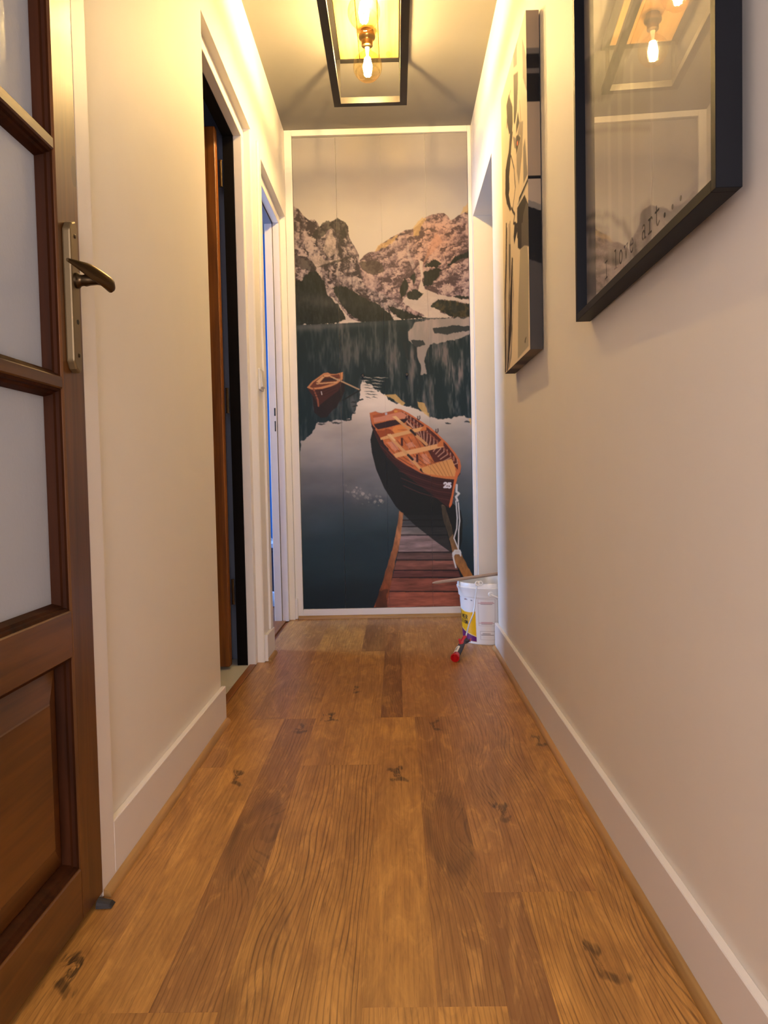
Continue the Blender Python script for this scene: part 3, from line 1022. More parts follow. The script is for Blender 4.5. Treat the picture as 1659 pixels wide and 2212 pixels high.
A1 = sheet(620, 270, 3.607)
A2 = sheet(620, 680, 3.607)
A3 = sheet(760, 850, 5.184)
A4 = sheet(620, 1000, 3.456)


def paint_mural():
    g = Print(380, 1024, 2, 7)
    U, V = g.U, g.V
    n1, n2 = g.noise(.35, .10, 4), g.noise(.22, .06, 4)
    # cloudy sky
    t = np.clip(V / 0.40, 0, 1)[..., None]
    g.a = (1 - t) * np.array([206, 190, 172]) + t * np.array([226, 206, 178])
    cl = np.clip((n1 - .48) * 3.5, 0, 1)[..., None]
    g.a = g.a * (1 - .25 * cl) + np.array([172, 158, 158]) * .25 * cl
    corner = np.clip((U - .35) * 1.3, 0, 1) * np.clip((.12 - V) * 9, 0, 1) * np.clip(n2 * 1.8 - .3, 0, 1)
    g.a = g.a * (1 - .45 * corner[..., None]) + np.array([150, 138, 146]) * .45 * corner[..., None]
    # rock texture
    rk1, rk2 = g.noise(.05, .012, 5, .7), g.noise(.018, .010, 4, .7)
    sh = np.roll(rk1, 5, 1) - rk1
    rock = np.clip(.5 + (rk1 - .5) * 1.6 + (rk2 - .5) * 1.1 + sh * 1.6, 0, 1)[..., None]

    Yv, bend = V * 2.7, rk1 * .10
    def strata(ang, fine, coarse):
        ca, sa = math.cos(ang), math.sin(ang)
        return g.fnoise((U * ca + Yv * sa + bend) * coarse, (Yv * ca - U * sa + bend) * fine, 3, .6)
    sR, sL = strata(-.62, 60, 13), strata(1.25, 55, 12)
    mixr = np.clip((U - .36) * 8, 0, 1)
    st_ = sL * (1 - mixr) + sR * mixr
    fine_ = g.fnoise(U * 95, Yv * 80, 2, .6)
    dark_ = np.clip((st_ - .53) * 7, 0, 1) * np.clip(rk1 * 3 - .8, 0, 1)
    rock = np.clip(.50 + (rk1 - .5) * 1.5 + (st_ - .5) * -2.2 + (fine_ - .5) * .9 - .75 * dark_, 0, 1)[..., None]

    def rockfill(m, dark, mid, light):
        c = np.where(rock < .5, np.array(dark) + (np.array(mid) - dark) * rock * 2, np.array(mid) + (np.array(light) - mid) * (rock * 2 - 1))
        a = m.astype(float)[..., None]
        g.a = g.a * (1 - a) + c * a
    right = g.mask(A1((555, 1060), (600, 1000), (640, 975), (690, 970), (720, 920), (770, 890), (830, 855), (870, 835), (920, 810), (985, 795), (1030, 760), (1080, 710), (1130, 690), (1180, 680), (1220, 678), (1250, 700), (1275, 735), (1300, 725), (1350, 690), (1420, 660), (1430, 1510), (540, 1510)), .006, .02)
    rockfill(right, (84, 64, 64), (158, 128, 122), (206, 172, 152))
    warm = np.exp(-(((U - .82) / .16) ** 2 + ((V - .22) / .055) ** 2)) * right
    g.a = g.a * (1 - .5 * warm[..., None]) + np.array([206, 140, 108]) * (.55 + .6 * rock) * .5 * warm[..., None]
    for p in (A1((690, 970), (720, 920), (770, 890), (870, 845), (850, 890), (760, 940)), A1((985, 795), (1060, 715), (1090, 720), (1050, 780), (1030, 850), (990, 860)), A1((1350, 690), (1420, 590), (1420, 670))):
        g.poly(p, (226, 178, 108), .7, .022, .02)
    gul = A1((940, 880), (960, 1000), (1000, 1080), (980, 1110), (940, 1000)), A1((1160, 830), (1210, 900), (1120, 1000), (1050, 1090), (1100, 960))
    g.poly(gul[0], (206, 178, 160), .6, .01, .02)
    g.poly(gul[1], (214, 150, 116), .6, .012, .02)
    left2 = g.mask(A1((30, 605), (90, 640), (130, 690), (170, 725), (215, 720), (250, 760), (300, 1100), (30, 1510), (30, 605)), .006, .02)
    rockfill(left2, (62, 50, 50), (140, 118, 112), (196, 168, 152))
    left = g.mask(A1((150, 960), (190, 860), (240, 780), (300, 750), (345, 735), (400, 715), (445, 740), (480, 775), (485, 850), (510, 900), (545, 960), (565, 1000), (560, 1100), (620, 1250), (760, 1300), (900, 1400), (1020, 1500), (60, 1510), (110, 1200)), .006, .02)
    rockfill(left, (54, 45, 46), (132, 112, 108), (196, 170, 152))
    for p in (A1((345, 800), (380, 870), (385, 970), (330, 1020), (280, 960), (300, 880)), A1((400, 730), (412, 800), (380, 800)), A1((230, 1090), (330, 1060), (450, 1020), (300, 1040), (250, 1000), (180, 1010))):
        g.poly(p, (212, 184, 158), .55, .014, .02)
    for p in (A1((300, 735), (345, 735), (400, 715), (445, 740), (480, 780), (480, 850), (430, 900), (400, 830), (350, 780), (250, 880), (190, 860), (250, 770)), A1((60, 990), (160, 1010), (240, 1090), (220, 1140), (70, 1080)), A1((230, 1090), (300, 1060), (420, 1030), (520, 985), (480, 1030), (330, 1080))):
        g.poly(p, (44, 40, 36), .62, .02, .015)
    g.poly(A1((560, 1060), (660, 1035), (740, 1060), (770, 1120), (680, 1150), (580, 1110)), (62, 52, 44), .7, .02, .02)
    # scree and snow
    for p in (A1((1030, 1040), (1062, 1050), (1055, 1200), (1080, 1260), (1200, 1310), (1425, 1350), (1425, 1372), (1220, 1345), (1150, 1380), (1200, 1440), (1290, 1480), (1000, 1500), (880, 1505), (1080, 1470), (980, 1420), (900, 1355), (930, 1320), (1015, 1290), (1045, 1200)),
              A1((340, 1310), (400, 1360), (440, 1430), (490, 1480), (590, 1525), (370, 1528), (455, 1495), (420, 1420), (360, 1350)), A1((690, 1350), (760, 1420), (850, 1470), (940, 1495), (800, 1510), (840, 1480), (740, 1420))):
        g.poly(p, (222, 196, 170), .92, .012, .015)
    # firs
    fir = g.noise(.012, .016, 3, .7)
    fc = np.array([16, 24, 20]) + np.array([46, 48, 36]) * np.clip(fir - .35, 0, 1)[..., None]
    for p in (A1((60, 1190), (110, 1190), (180, 1120), (240, 1130), (290, 1190), (310, 1290), (360, 1340), (420, 1400), (465, 1490), (370, 1528), (60, 1535)), A1((355, 1250), (430, 1230), (520, 1275), (600, 1325), (700, 1375), (810, 1450), (830, 1508), (600, 1515), (480, 1450), (400, 1340)), A1((790, 1385), (900, 1420), (1000, 1460), (1110, 1485), (900, 1498), (830, 1450)),
              A1((880, 1250), (920, 1175), (955, 1230), (930, 1300), (890, 1335)), A1((965, 1180), (990, 1125), (1003, 1180), (985, 1235)), A1((1060, 1130), (1150, 1105), (1212, 1110), (1180, 1170), (1120, 1232), (1065, 1242)), A1((940, 1290), (1000, 1255), (1070, 1300), (1010, 1342), (935, 1332)), A1((1070, 1090), (1140, 1030), (1205, 1060), (1180, 1100)),
              A1((1120, 1395), (1180, 1345), (1300, 1352), (1430, 1382), (1430, 1485), (1280, 1478), (1200, 1432)), A1((1240, 1095), (1320, 1010), (1430, 965), (1430, 1012), (1330, 1042), (1270, 1085)), A1((1290, 1310), (1420, 1320), (1425, 1345), (1330, 1335))):
        m = g.mask(p, .02, .012)
        a = (m * .95)[..., None]
        g.a = g.a * (1 - a) + fc * a
    au = (g.mask(A1((1120, 1395), (1180, 1345), (1300, 1352), (1430, 1382), (1430, 1485), (1280, 1478), (1200, 1432)), .02, .012) * np.clip((g.noise(.02, .01, 3) - .5) * 4, 0, 1))[..., None]
    g.a = g.a * (1 - .5 * au) + np.array([120, 92, 40]) * .5 * au
    # mist above the water line
    ms = np.exp(-((V - .342 - .02 * U) / .016) ** 2) * np.clip(n2 * 1.6 - .35, 0, 1) * np.clip(1.2 - U, 0, 1)
    g.a = g.a * (1 - .35 * ms[..., None]) + np.array([150, 136, 126]) * .35 * ms[..., None]
    # ---- lake
    lake = g.mask(A2((40, 58), (370, 48), (690, 30), (940, 18), (1100, 8), (1440, 3), (1500, 2300), (0, 2300)))
    vs1, vs2 = g.noise(.045, .06, 4, .6), g.noise(.016, .05, 4, .65)
    refl = np.clip((vs1 - .47) * 2.6 + (vs2 - .5) * 1.8, 0, 1)
    for uu_, vv_, su, sv, am in ((.25, .41, .022, .020, .8), (.30, .475, .020, .035, .8), (.57, .48, .035, .04, .5), (.46, .43, .03, .03, .4), (.90, .50, .05, .05, .35), (.03, .52, .02, .04, .5)):
        refl = np.clip(refl + am * np.exp(-((U - uu_) / su) ** 2 - ((V - vv_) / sv) ** 2) * np.clip(vs2 * 2.2 - .3, 0, 1), 0, 1)
    deep = np.array([15, 38, 40])
    upper = deep + (np.array([132, 116, 106]) - deep) * (refl * np.clip(.40 + U * .6, 0, 1))[..., None]
    wat = upper
    a = lake.astype(float)[..., None]
    g.a = g.a * (1 - a) + wat * a
    mist = np.exp(-((V - .398 + .012 * U) / .008) ** 2) * np.clip(1.1 - U * 1.3, .1, 1)
    g.a = g.a * (1 - .55 * (mist * lake)[..., None]) + np.array([128, 116, 108]) * .55 * (mist * lake)[..., None]
    for p, c, al in ((A2((950, 110), (1000, 40), (1120, 15), (1435, 5), (1435, 130), (1300, 180), (1120, 210), (1090, 250), (1075, 330), (1090, 440), (1050, 450), (1030, 330), (1010, 230), (950, 180)), (196, 170, 150), .8),
):
        g.poly(p, c, al, .02, .02)
    for p in (A2((1140, 90), (1300, 65), (1430, 70), (1430, 105), (1250, 135), (1150, 130)), A2((960, 180), (1060, 175), (1085, 215), (1010, 235), (1005, 330), (985, 300), (985, 230)), A2((900, 190), (940, 200), (950, 330), (925, 320))):
        g.poly(p, (30, 40, 40), .85, .02, .02)
    # bright reflected sky with a rippled edge
    skyr = A2((590, 500), (640, 515), (700, 560), (745, 600), (800, 640), (900, 682), (1030, 718), (1110, 778), (1200, 802), (1290, 785), (1340, 768), (1440, 790), (1460, 1190), (1460, 2400), (60, 2400), (105, 975), (170, 930), (220, 870), (250, 822), (350, 802), (440, 800), (510, 790), (530, 720), (560, 640), (580, 560))
    rp = np.sin(V * 1024 * .55 + g.noise(.1, .03, 2) * 9)
    gx = (U + rp * .012)
    m = g.mask(skyr, .03, .02)
    kv = [.50, .57, .64, .70, .75, .84, .98]
    kc = np.array([(226, 202, 174), (216, 193, 166), (166, 152, 136), (118, 112, 106), (84, 86, 85), (36, 54, 57), (12, 28, 32)], float)
    Vw = V + .05 * (g.noise(.4, .08, 4) - .5) + .03 * (U - .5)
    c = np.stack([np.interp(Vw, kv, kc[:, k]) for k in range(3)], -1)
    c = c * (.84 + .32 * g.noise(.35, .05, 4))[..., None]
    a = m.astype(float)[..., None]
    g.a = g.a * (1 - a) + c * a
    cloud = np.exp(-((V - .745 - .11 * (U - .3)) / .03) ** 2) * np.exp(-((U - .38) / .22) ** 2) * np.clip(g.noise(.12, .03, 4) * 2.2 - .6, 0, 1)
    g.a = g.a * (1 - .4 * cloud[..., None]) + np.array([150, 138, 124]) * .4 * cloud[..., None]
    for k in range(15):                      # ripples
        yy = 466 + k * 12
        xx = 575 + k * 3
        w_ = 150 - 6 * k + 40 * g.rng.random()
        cc_ = (222, 198, 168) if k % 2 == 0 else (44, 54, 52)
        for q_ in range(2):
            x9, w9 = xx + q_ * w_ * (.35 + .2 * g.rng.random()), w_ * (.4 + .35 * g.rng.random())
            g.poly(A2((x9, yy), (x9 + w9 * .35, yy - 3), (x9 + w9, yy + 7), (x9 + w9 * .55, yy + 6)), cc_, .8, .008, .02)
    for x0_, y0_, ln in ((350, 820, 80), (240, 830, 60), (1235, 825, 40), (1300, 770, 40), (540, 745, -40), (560, 690, -50), (545, 660, -40), (510, 800, -60), (1380, 815, 60), (960, 700, 70), (600, 640, -40)):
        g.poly(A2((x0_, y0_ - 1), (x0_ + ln * .3, y0_ - 7), (x0_ + ln * .75, y0_ - 3), (x0_ + ln * 1.15, y0_ + 3), (x0_ + ln * .6, y0_ + 8), (x0_ + ln * .2, y0_ + 6)), (40, 46, 43), .92, .01, .015)
    for p in (A2((760, 602), (850, 600), (925, 668), (905, 690), (830, 640)), A2((1020, 660), (1080, 670), (1112, 778), (1070, 752), (1040, 720)), A2((1415, 790), (1435, 790), (1435, 870))):
        g.poly(p, (216, 168, 96), .85, .014, .02)
    # ---- small boat
    g.poly(A2((200, 590), (455, 500), (458, 570), (400, 690), (310, 780), (270, 788), (215, 740)), (34, 22, 22), .93, .012, .02)
    g.poly(A2((160, 545), (200, 498), (290, 435), (320, 428), (380, 440), (440, 424), (440, 490), (405, 570), (330, 625), (250, 690), (215, 620), (178, 572)), (70, 34, 28))
    g.poly(A2((160, 545), (200, 498), (290, 433), (322, 428), (345, 440), (385, 440), (440, 424), (438, 480), (380, 528), (280, 555), (200, 562)), (206, 134, 82))
    g.poly(A2((182, 540), (210, 505), (292, 448), (330, 452), (412, 440), (420, 472), (370, 512), (270, 540), (205, 548)), (112, 56, 36))
    for p in (A2((230, 500), (280, 458), (300, 460), (255, 510)), A2((230, 512), (395, 498), (400, 508), (235, 520)), A2((345, 455), (410, 480), (400, 492), (340, 462)), A2((285, 450), (340, 446), (345, 458), (300, 462))):
        g.poly(p, (222, 162, 104))
    g.poly(A2((290, 470), (400, 468), (390, 490), (270, 500)), (58, 34, 28))
    g.line(A2((365, 470), (410, 488), (575, 565)), .008, (190, 150, 108))
    g.line(A2((575, 565), (440, 645)), .007, (22, 28, 26))
    g.line(A2((212, 556), (245, 640), (250, 690)), .009, (150, 84, 56))
    for d in (580, 600, 622):
        g.line(A2((215, d), (300, d - 18), (390, d - 60)), .004, (46, 24, 22), .7)
    g.line(A2((272, 578), (276, 600)), .006, (200, 190, 176), .9)
    # ---- reflection of the large boat
    g.poly(A3((240, 380), (215, 490), (232, 640), (280, 830), (370, 1040), (500, 1250), (700, 1450), (950, 1650), (1130, 1780), (1200, 1770), (1235, 1640), (1240, 1400), (1220, 1290), (1120, 1200), (700, 700)), (18, 24, 24), 1)
    # ---- jetty
    g.poly(A4((840, 345), (1150, 300), (1225, 640), (1345, 860), (1390, 1090), (740, 1090), (800, 700)), (40, 26, 22), .0)
    ys_ = [375, 418, 468, 532, 662, 722, 800, 856, 962, 1090]
    cs = [(112, 98, 88), (96, 80, 72), (140, 122, 110), (136, 112, 104), (92, 66, 58), (128, 78, 62), (96, 54, 46), (132, 72, 54), (146, 78, 56)]

    def jx(y):
        return (870 + (840 - 870) * (y - 375) / 265 if y < 640 else 840 - (y - 640) * 100 / 450, 1165 + (1225 - 1165) * (y - 375) / 265 if y < 640 else 1225 + (y - 640) * 165 / 450)
    for k in range(len(cs)):
        ya_, yb2 = ys_[k] + 2, ys_[k + 1] - 1
        (l0, r0), (l1, r1) = jx(ya_), jx(yb2)
        m = g.mask(A4((l0, ya_), (r0, ya_), (r1, yb2), (l1, yb2)))
        gr = g.noise(.12, .006, 4, .65)[..., None]
        fd = np.clip((V - .80) / .05, 0, 1)[..., None] * .75 + .25
        a = m.astype(float)[..., None] * fd
        g.a = g.a * (1 - a) + np.array(cs[k]) * (.62 + .72 * gr) * a
        g.line(A4((l1, yb2), (r1, yb2 - 4)), .006, (26, 16, 14), .85)
    g.poly(A3((500, 1250), (700, 1450), (950, 1650), (1130, 1780), (1200, 1770), (1235, 1640), (1240, 1400), (1220, 1290), (1120, 1200), (900, 1100), (640, 1060)), (16, 22, 21), .78)
    def rail(p, c0, c1):
        m = g.mask(p, .01, .02)
        k = np.clip((V - .84) / .14, 0, 1)[..., None]
        c = np.array(c0) * (1 - k) + np.array(c1) * k
        c = c * (.62 + .75 * g.noise(.03, .03, 4, .7))[..., None]
        a = m[..., None].astype(float)
        g.a = g.a * (1 - a) + c * a
    rail(A4((840, 345), (872, 362), (840, 640), (800, 800), (768, 960), (748, 1090), (655, 1090), (690, 980), (720, 880), (790, 650), (810, 560)), (168, 108, 66), (112, 52, 26))
    g.poly(A4((690, 960), (768, 930), (745, 1090), (655, 1090)), (34, 22, 18), .45, .03, .02)
    rail(A4((1150, 300), (1188, 312), (1252, 560), (1305, 680), (1392, 850), (1392, 870), (1330, 870), (1250, 725), (1212, 560), (1170, 420)), (120, 92, 62), (196, 112, 40))
    g.poly(A4((1150, 300), (1188, 312), (1240, 520), (1210, 560), (1170, 420)), (22, 26, 24), .55)
    g.poly(A4((1225, 640), (1300, 860), (1385, 1090), (1392, 1090), (1392, 870), (1330, 865), (1250, 720)), (22, 18, 18), .5)
    # sparkles on the water
    for k in range(46):
        q = k / 46.0
        x_, y_ = 455 + 270 * q + g.rng.normal() * 22, 185 + 95 * q + g.rng.normal() * 24
        r_ = 5 + 9 * g.rng.random()
        g.poly(A4((x_ - r_, y_), (x_, y_ - r_), (x_ + r_, y_), (x_, y_ + r_)), (190, 172, 148), .16 + .16 * g.rng.random())
    for x_, y_, r_ in ((508, 205, 9), (572, 218, 15), (705, 270, 16), (525, 170, 9)):
        g.poly(A4((x_ - r_, y_), (x_ - r_ * .6, y_ - r_ * .8), (x_ + r_ * .6, y_ - r_ * .8), (x_ + r_, y_), (x_, y_ + r_)), (206, 184, 158), .55)
    # ---- large boat
    hull = A3((205, 190), (270, 170), (300, 185), (345, 192), (390, 185), (440, 175), (490, 138), (560, 150), (640, 190), (760, 270), (880, 350), (960, 420), (1080, 540), (1160, 640), (1210, 720), (1224, 790), (1215, 880), (1182, 920), (1150, 1050), (1120, 1225), (1100, 1268), (1050, 1235), (900, 1110), (700, 960), (550, 840), (400, 690), (330, 580), (270, 450), (230, 350))
    g.poly(hull, (58, 28, 26))
    for k in range(6):                       # strakes
        o_ = k * 42
        g.line(A3((520 + o_ * .3, 800 + o_), (760, 890 + o_ * .95), (960, 960 + o_ * .9), (1150, 975 + o_ * 1.0)), .004, (92, 46, 38) if k % 2 else (38, 18, 20), .8)
    rim = A3((205, 190), (270, 170), (300, 187), (345, 196), (390, 188), (440, 177), (490, 138), (560, 150), (640, 190), (760, 270), (880, 350), (960, 420), (1080, 540), (1160, 640), (1210, 720), (1224, 790), (1215, 860), (1165, 942), (1050, 930), (900, 905), (780, 870), (620, 780), (500, 700), (400, 590), (330, 480), (265, 370), (230, 310))
    g.poly(rim, (196, 104, 58))
    inner = A3((232, 205), (290, 195), (345, 210), (400, 200), (500, 158), (570, 172), (700, 250), (870, 370), (950, 440), (1060, 545), (1140, 650), (1185, 730), (1195, 800), (1165, 860), (1000, 900), (860, 875), (700, 800), (560, 715), (440, 610), (360, 500), (290, 380), (250, 300))
    g.poly(inner, (196, 104, 52), 1, 0, .01, .35)
    g.poly(A3((560, 172), (700, 250), (870, 370), (950, 440), (1060, 545), (1140, 650), (1190, 740), (1190, 830), (1160, 800), (1110, 715), (930, 750), (860, 620), (700, 420), (620, 330), (600, 250)), (84, 36, 28))
    for k in range(17):                      # ribs
        q = k / 16.0
        x0_, y0_ = 590 + 590 * q, 185 + 530 * q ** 1.12
        x1_, y1_ = 600 + 500 * q + 60 * (1 - q), 330 + 470 * q
        g.line(A3((x0_, y0_), (x0_ - 4 + 8 * q, (y0_ + y1_) / 2), (x1_ - 30 * q, y1_)), .0055, (206, 150, 116), .85)
    g.line(A3((640, 260), (780, 360), (900, 450), (1040, 590), (1150, 730)), .007, (150, 76, 48), .8)
    for k in range(7):                       # floor boards
        g.line(A3((330 + 62 * k, 560 - 20 * k), (470 + 60 * k, 700 - 4 * k), (640 + 50 * k, 800 - 6 * k)), .004, (104, 50, 30), .7)
    for p in (A3((400, 520), (470, 500), (540, 600), (480, 620)), A3((600, 540), (680, 520), (720, 570), (640, 590)), A3((780, 660), (840, 640), (880, 760), (830, 770)), A3((640, 700), (720, 690), (740, 760), (680, 780))):
        g.poly(p, (222, 160, 132), .5, .02, .02)
    g.poly(A3((245, 235), (330, 225), (560, 178), (620, 215), (600, 250), (420, 270), (255, 300)), (206, 128, 92))
    g.poly(A3((240, 215), (480, 160), (510, 180), (330, 232), (245, 245)), (168, 84, 48))
    g.poly(A3((252, 318), (430, 275), (600, 255), (640, 250), (600, 300), (420, 350), (300, 375), (270, 350)), (46, 26, 28))
    g.poly(A3((282, 400), (420, 370), (470, 400), (480, 430), (330, 470)), (150, 66, 30), .9, .02, .02)
    for k in range(40):                      # life ring
        a_ = 2 * math.pi * k / 39
        q = (570 + 88 * math.cos(a_), 380 + 32 * math.sin(a_))
        if k: g.line(A3(pr, q), .022, (224, 132, 60))
        pr = q
    g.poly(A3((325, 470), (410, 440), (800, 345), (835, 380), (640, 425), (480, 465), (330, 495)), (222, 160, 96))
    g.poly(A3((800, 345), (822, 320), (838, 345), (838, 385), (760, 395)), (206, 116, 58))
    g.poly(A3((470, 655), (520, 635), (1000, 530), (1030, 575), (700, 650), (500, 695)), (226, 160, 98))
    g.poly(A3((960, 540), (1010, 490), (1028, 500), (1030, 570), (960, 570)), (204, 112, 56))
    for x_, y_ in ((565, 470), (735, 655)):
        g.poly(A3((x_ - 12, y_), (x_ + 12, y_), (x_ + 14, y_ + 95), (x_ - 10, y_ + 85)), (78, 34, 26))
    g.line(A3((500, 250), (700, 420), (840, 545)), .016, (206, 144, 88))
    g.poly(A3((455, 232), (500, 222), (560, 285), (540, 290)), (232, 180, 116))
    g.line(A3((420, 450), (600, 630), (780, 830)), .016, (214, 152, 92))
    g.poly(A3((398, 430), (440, 425), (500, 500), (480, 505)), (232, 180, 116))
    for x_, y_ in ((690, 410), (660, 690)):
        g.line(A3((x_ - 25, y_ - 25), (x_ + 25, y_ + 25)), .014, (46, 30, 28))
    g.line(A3((780, 830), (805, 852)), .016, (54, 34, 28))
    g.poly(A3((780, 810), (900, 770), (1118, 705), (1150, 780), (1165, 850), (1168, 935), (1050, 925), (900, 900), (800, 860)), (218, 148, 80))
    for k in range(6):
        g.line(A3((860 + 40 * k, 785 - 12 * k), (960 + 34 * k, 905)), .0035, (166, 100, 50), .8)
    g.poly(A3((870, 880), (1050, 905), (1170, 905), (1168, 942), (1050, 932), (890, 905)), (206, 116, 58))
    g.poly(A3((1165, 850), (1195, 870), (1182, 930), (1150, 1055), (1124, 1225), (1098, 1262), (1090, 1235), (1120, 1110), (1145, 960)), (206, 104, 54))
    for x_, y_ in ((752, 250), (955, 395)):   # rowlocks
        g.line(A3((x_ - 10, y_ - 20), (x_ - 12, y_ + 10), (x_ + 2, y_ + 20), (x_ + 14, y_), (x_ + 12, y_ - 25)), .006, (70, 52, 50))
    for i_, ch in enumerate('25'):
        for st_ in CAPS[ch]:
            g.line(A3(*[(1032 + 44 * i_ + p[0] * 62, 1030 - p[1] * 52 + 4 * i_) for p in st_]), .0095, (222, 206, 196))
    g.poly(A3((375, 190), (400, 182), (404, 210), (380, 214)), (210, 200, 190), .9)
    g.poly(A3((478, 162), (515, 160), (515, 180), (480, 186)), (224, 150, 60), .9)
    for p in (A3((345, 500), (360, 545)), A3((360, 545), (410, 600)), A3((235, 340), (262, 365))):
        g.line(p, .01, (44, 28, 28))
    # mooring rope
    rc = (206, 196, 182)
    g.line(A4((1268, 150), (1266, 200), (1285, 215), (1262, 240), (1275, 270)), .012, rc)
    g.line(A4((1262, 270), (1272, 400), (1268, 480), (1248, 553), (1282, 640)), .007, rc)
    g.line(A4((1280, 285), (1290, 420), (1283, 490), (1280, 640)), .007, rc)
    for k in range(3):
        g.line(A4((1240, 668 + 12 * k), (1255, 645 + 12 * k), (1290, 645 + 12 * k), (1298, 662 + 12 * k)), .008, rc)
    g.line(A4((1240, 665), (1245, 710), (1262, 775)), .009, rc)
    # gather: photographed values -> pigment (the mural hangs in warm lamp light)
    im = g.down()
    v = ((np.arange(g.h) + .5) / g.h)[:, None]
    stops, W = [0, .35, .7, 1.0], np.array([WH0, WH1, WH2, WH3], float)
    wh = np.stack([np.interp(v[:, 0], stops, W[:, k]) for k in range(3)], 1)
    wt = np.interp(v[:, 0], [0, .2, .4, .6, .8, 1.0], [.54, .57, .70, .90, 1.02, 1.10])[:, None, None]  # print darkened towards its top to offset the strong lamp light
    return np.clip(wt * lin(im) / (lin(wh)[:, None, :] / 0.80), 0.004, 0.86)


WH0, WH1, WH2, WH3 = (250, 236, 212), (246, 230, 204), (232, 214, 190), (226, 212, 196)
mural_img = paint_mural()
closet = thing('mural_closet', (-0.05, YE, 0.02), 'closet with four tall folding panels printed with a mountain lake, boats and jetty', 'closet', kind='thing')
seams = [MX0, -0.275, -0.0465, 0.182, MX1]
PT = 2.463                                  # top of the panels (a dark gap remains above)
for k in range(4):
    xa, xb = seams[k] + 0.0002, seams[k + 1] - 0.0002
    if k == 1: xa += 0.0008
    zt = PT + 0.0016 * k
    zb_ = MZ0 + 0.001
    pn = box('folding_panel', xa, xb, YE + 0.0006, YE + 0.022, zb_, zt, M['trim'], closet)
    u0, u1 = (xa - MX0) / (MX1 - MX0), (xb - MX0) / (MX1 - MX0)
    v0, v1 = (MZ1 - zt) / (MZ1 - MZ0), (MZ1 - zb_) / (MZ1 - MZ0)
    nx = int(95 * (xb - xa) / 0.2225) + 1
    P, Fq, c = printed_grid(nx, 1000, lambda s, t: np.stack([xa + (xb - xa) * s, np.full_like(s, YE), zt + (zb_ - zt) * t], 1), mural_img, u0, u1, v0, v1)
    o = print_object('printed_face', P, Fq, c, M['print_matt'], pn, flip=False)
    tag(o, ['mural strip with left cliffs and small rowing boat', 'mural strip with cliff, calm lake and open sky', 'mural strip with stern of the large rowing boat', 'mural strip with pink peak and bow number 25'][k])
for x in (-0.159, 0.068):
    kb = MB().lathe([(0.004, 0.0), (0.004, 0.006), (0.0075, 0.010), (0.0085, 0.015), (0.006, 0.019), (0.001, 0.020)], (x, YE, 1.252), 16, (0, -1, 0))
    tag(kb.build('knob', M['black_metal'], closet, smooth=True), 'small black knob')
fr = thing('trim_8', (-0.05, YE - 0.01, 0), 'white surround of the mural closet', 'trim', kind='structure')
yf0, yf1 = YE - 0.012, YE + 0.045
box('surround_post', XL + 0.0005, MX0 - 0.0015, yf0, yf1, 0.001, CH - 0.0005, M['trim'], fr, 0.0015)
box('surround_post', MX1 + 0.0015, XR - 0.0005, yf0, yf1, 0.001, CH - 0.0005, M['trim'], fr, 0.0015)
box('surround_head', MX0 - 0.0015, MX1 + 0.0015, yf0, yf1, MZ1, CH - 0.0005, M['trim'], fr, 0.0015)
box('surround_sill', MX0 - 0.0015, MX1 + 0.0015, yf0, yf1, 0.001, MZ0 - 0.001, M['trim'], fr, 0.0015)

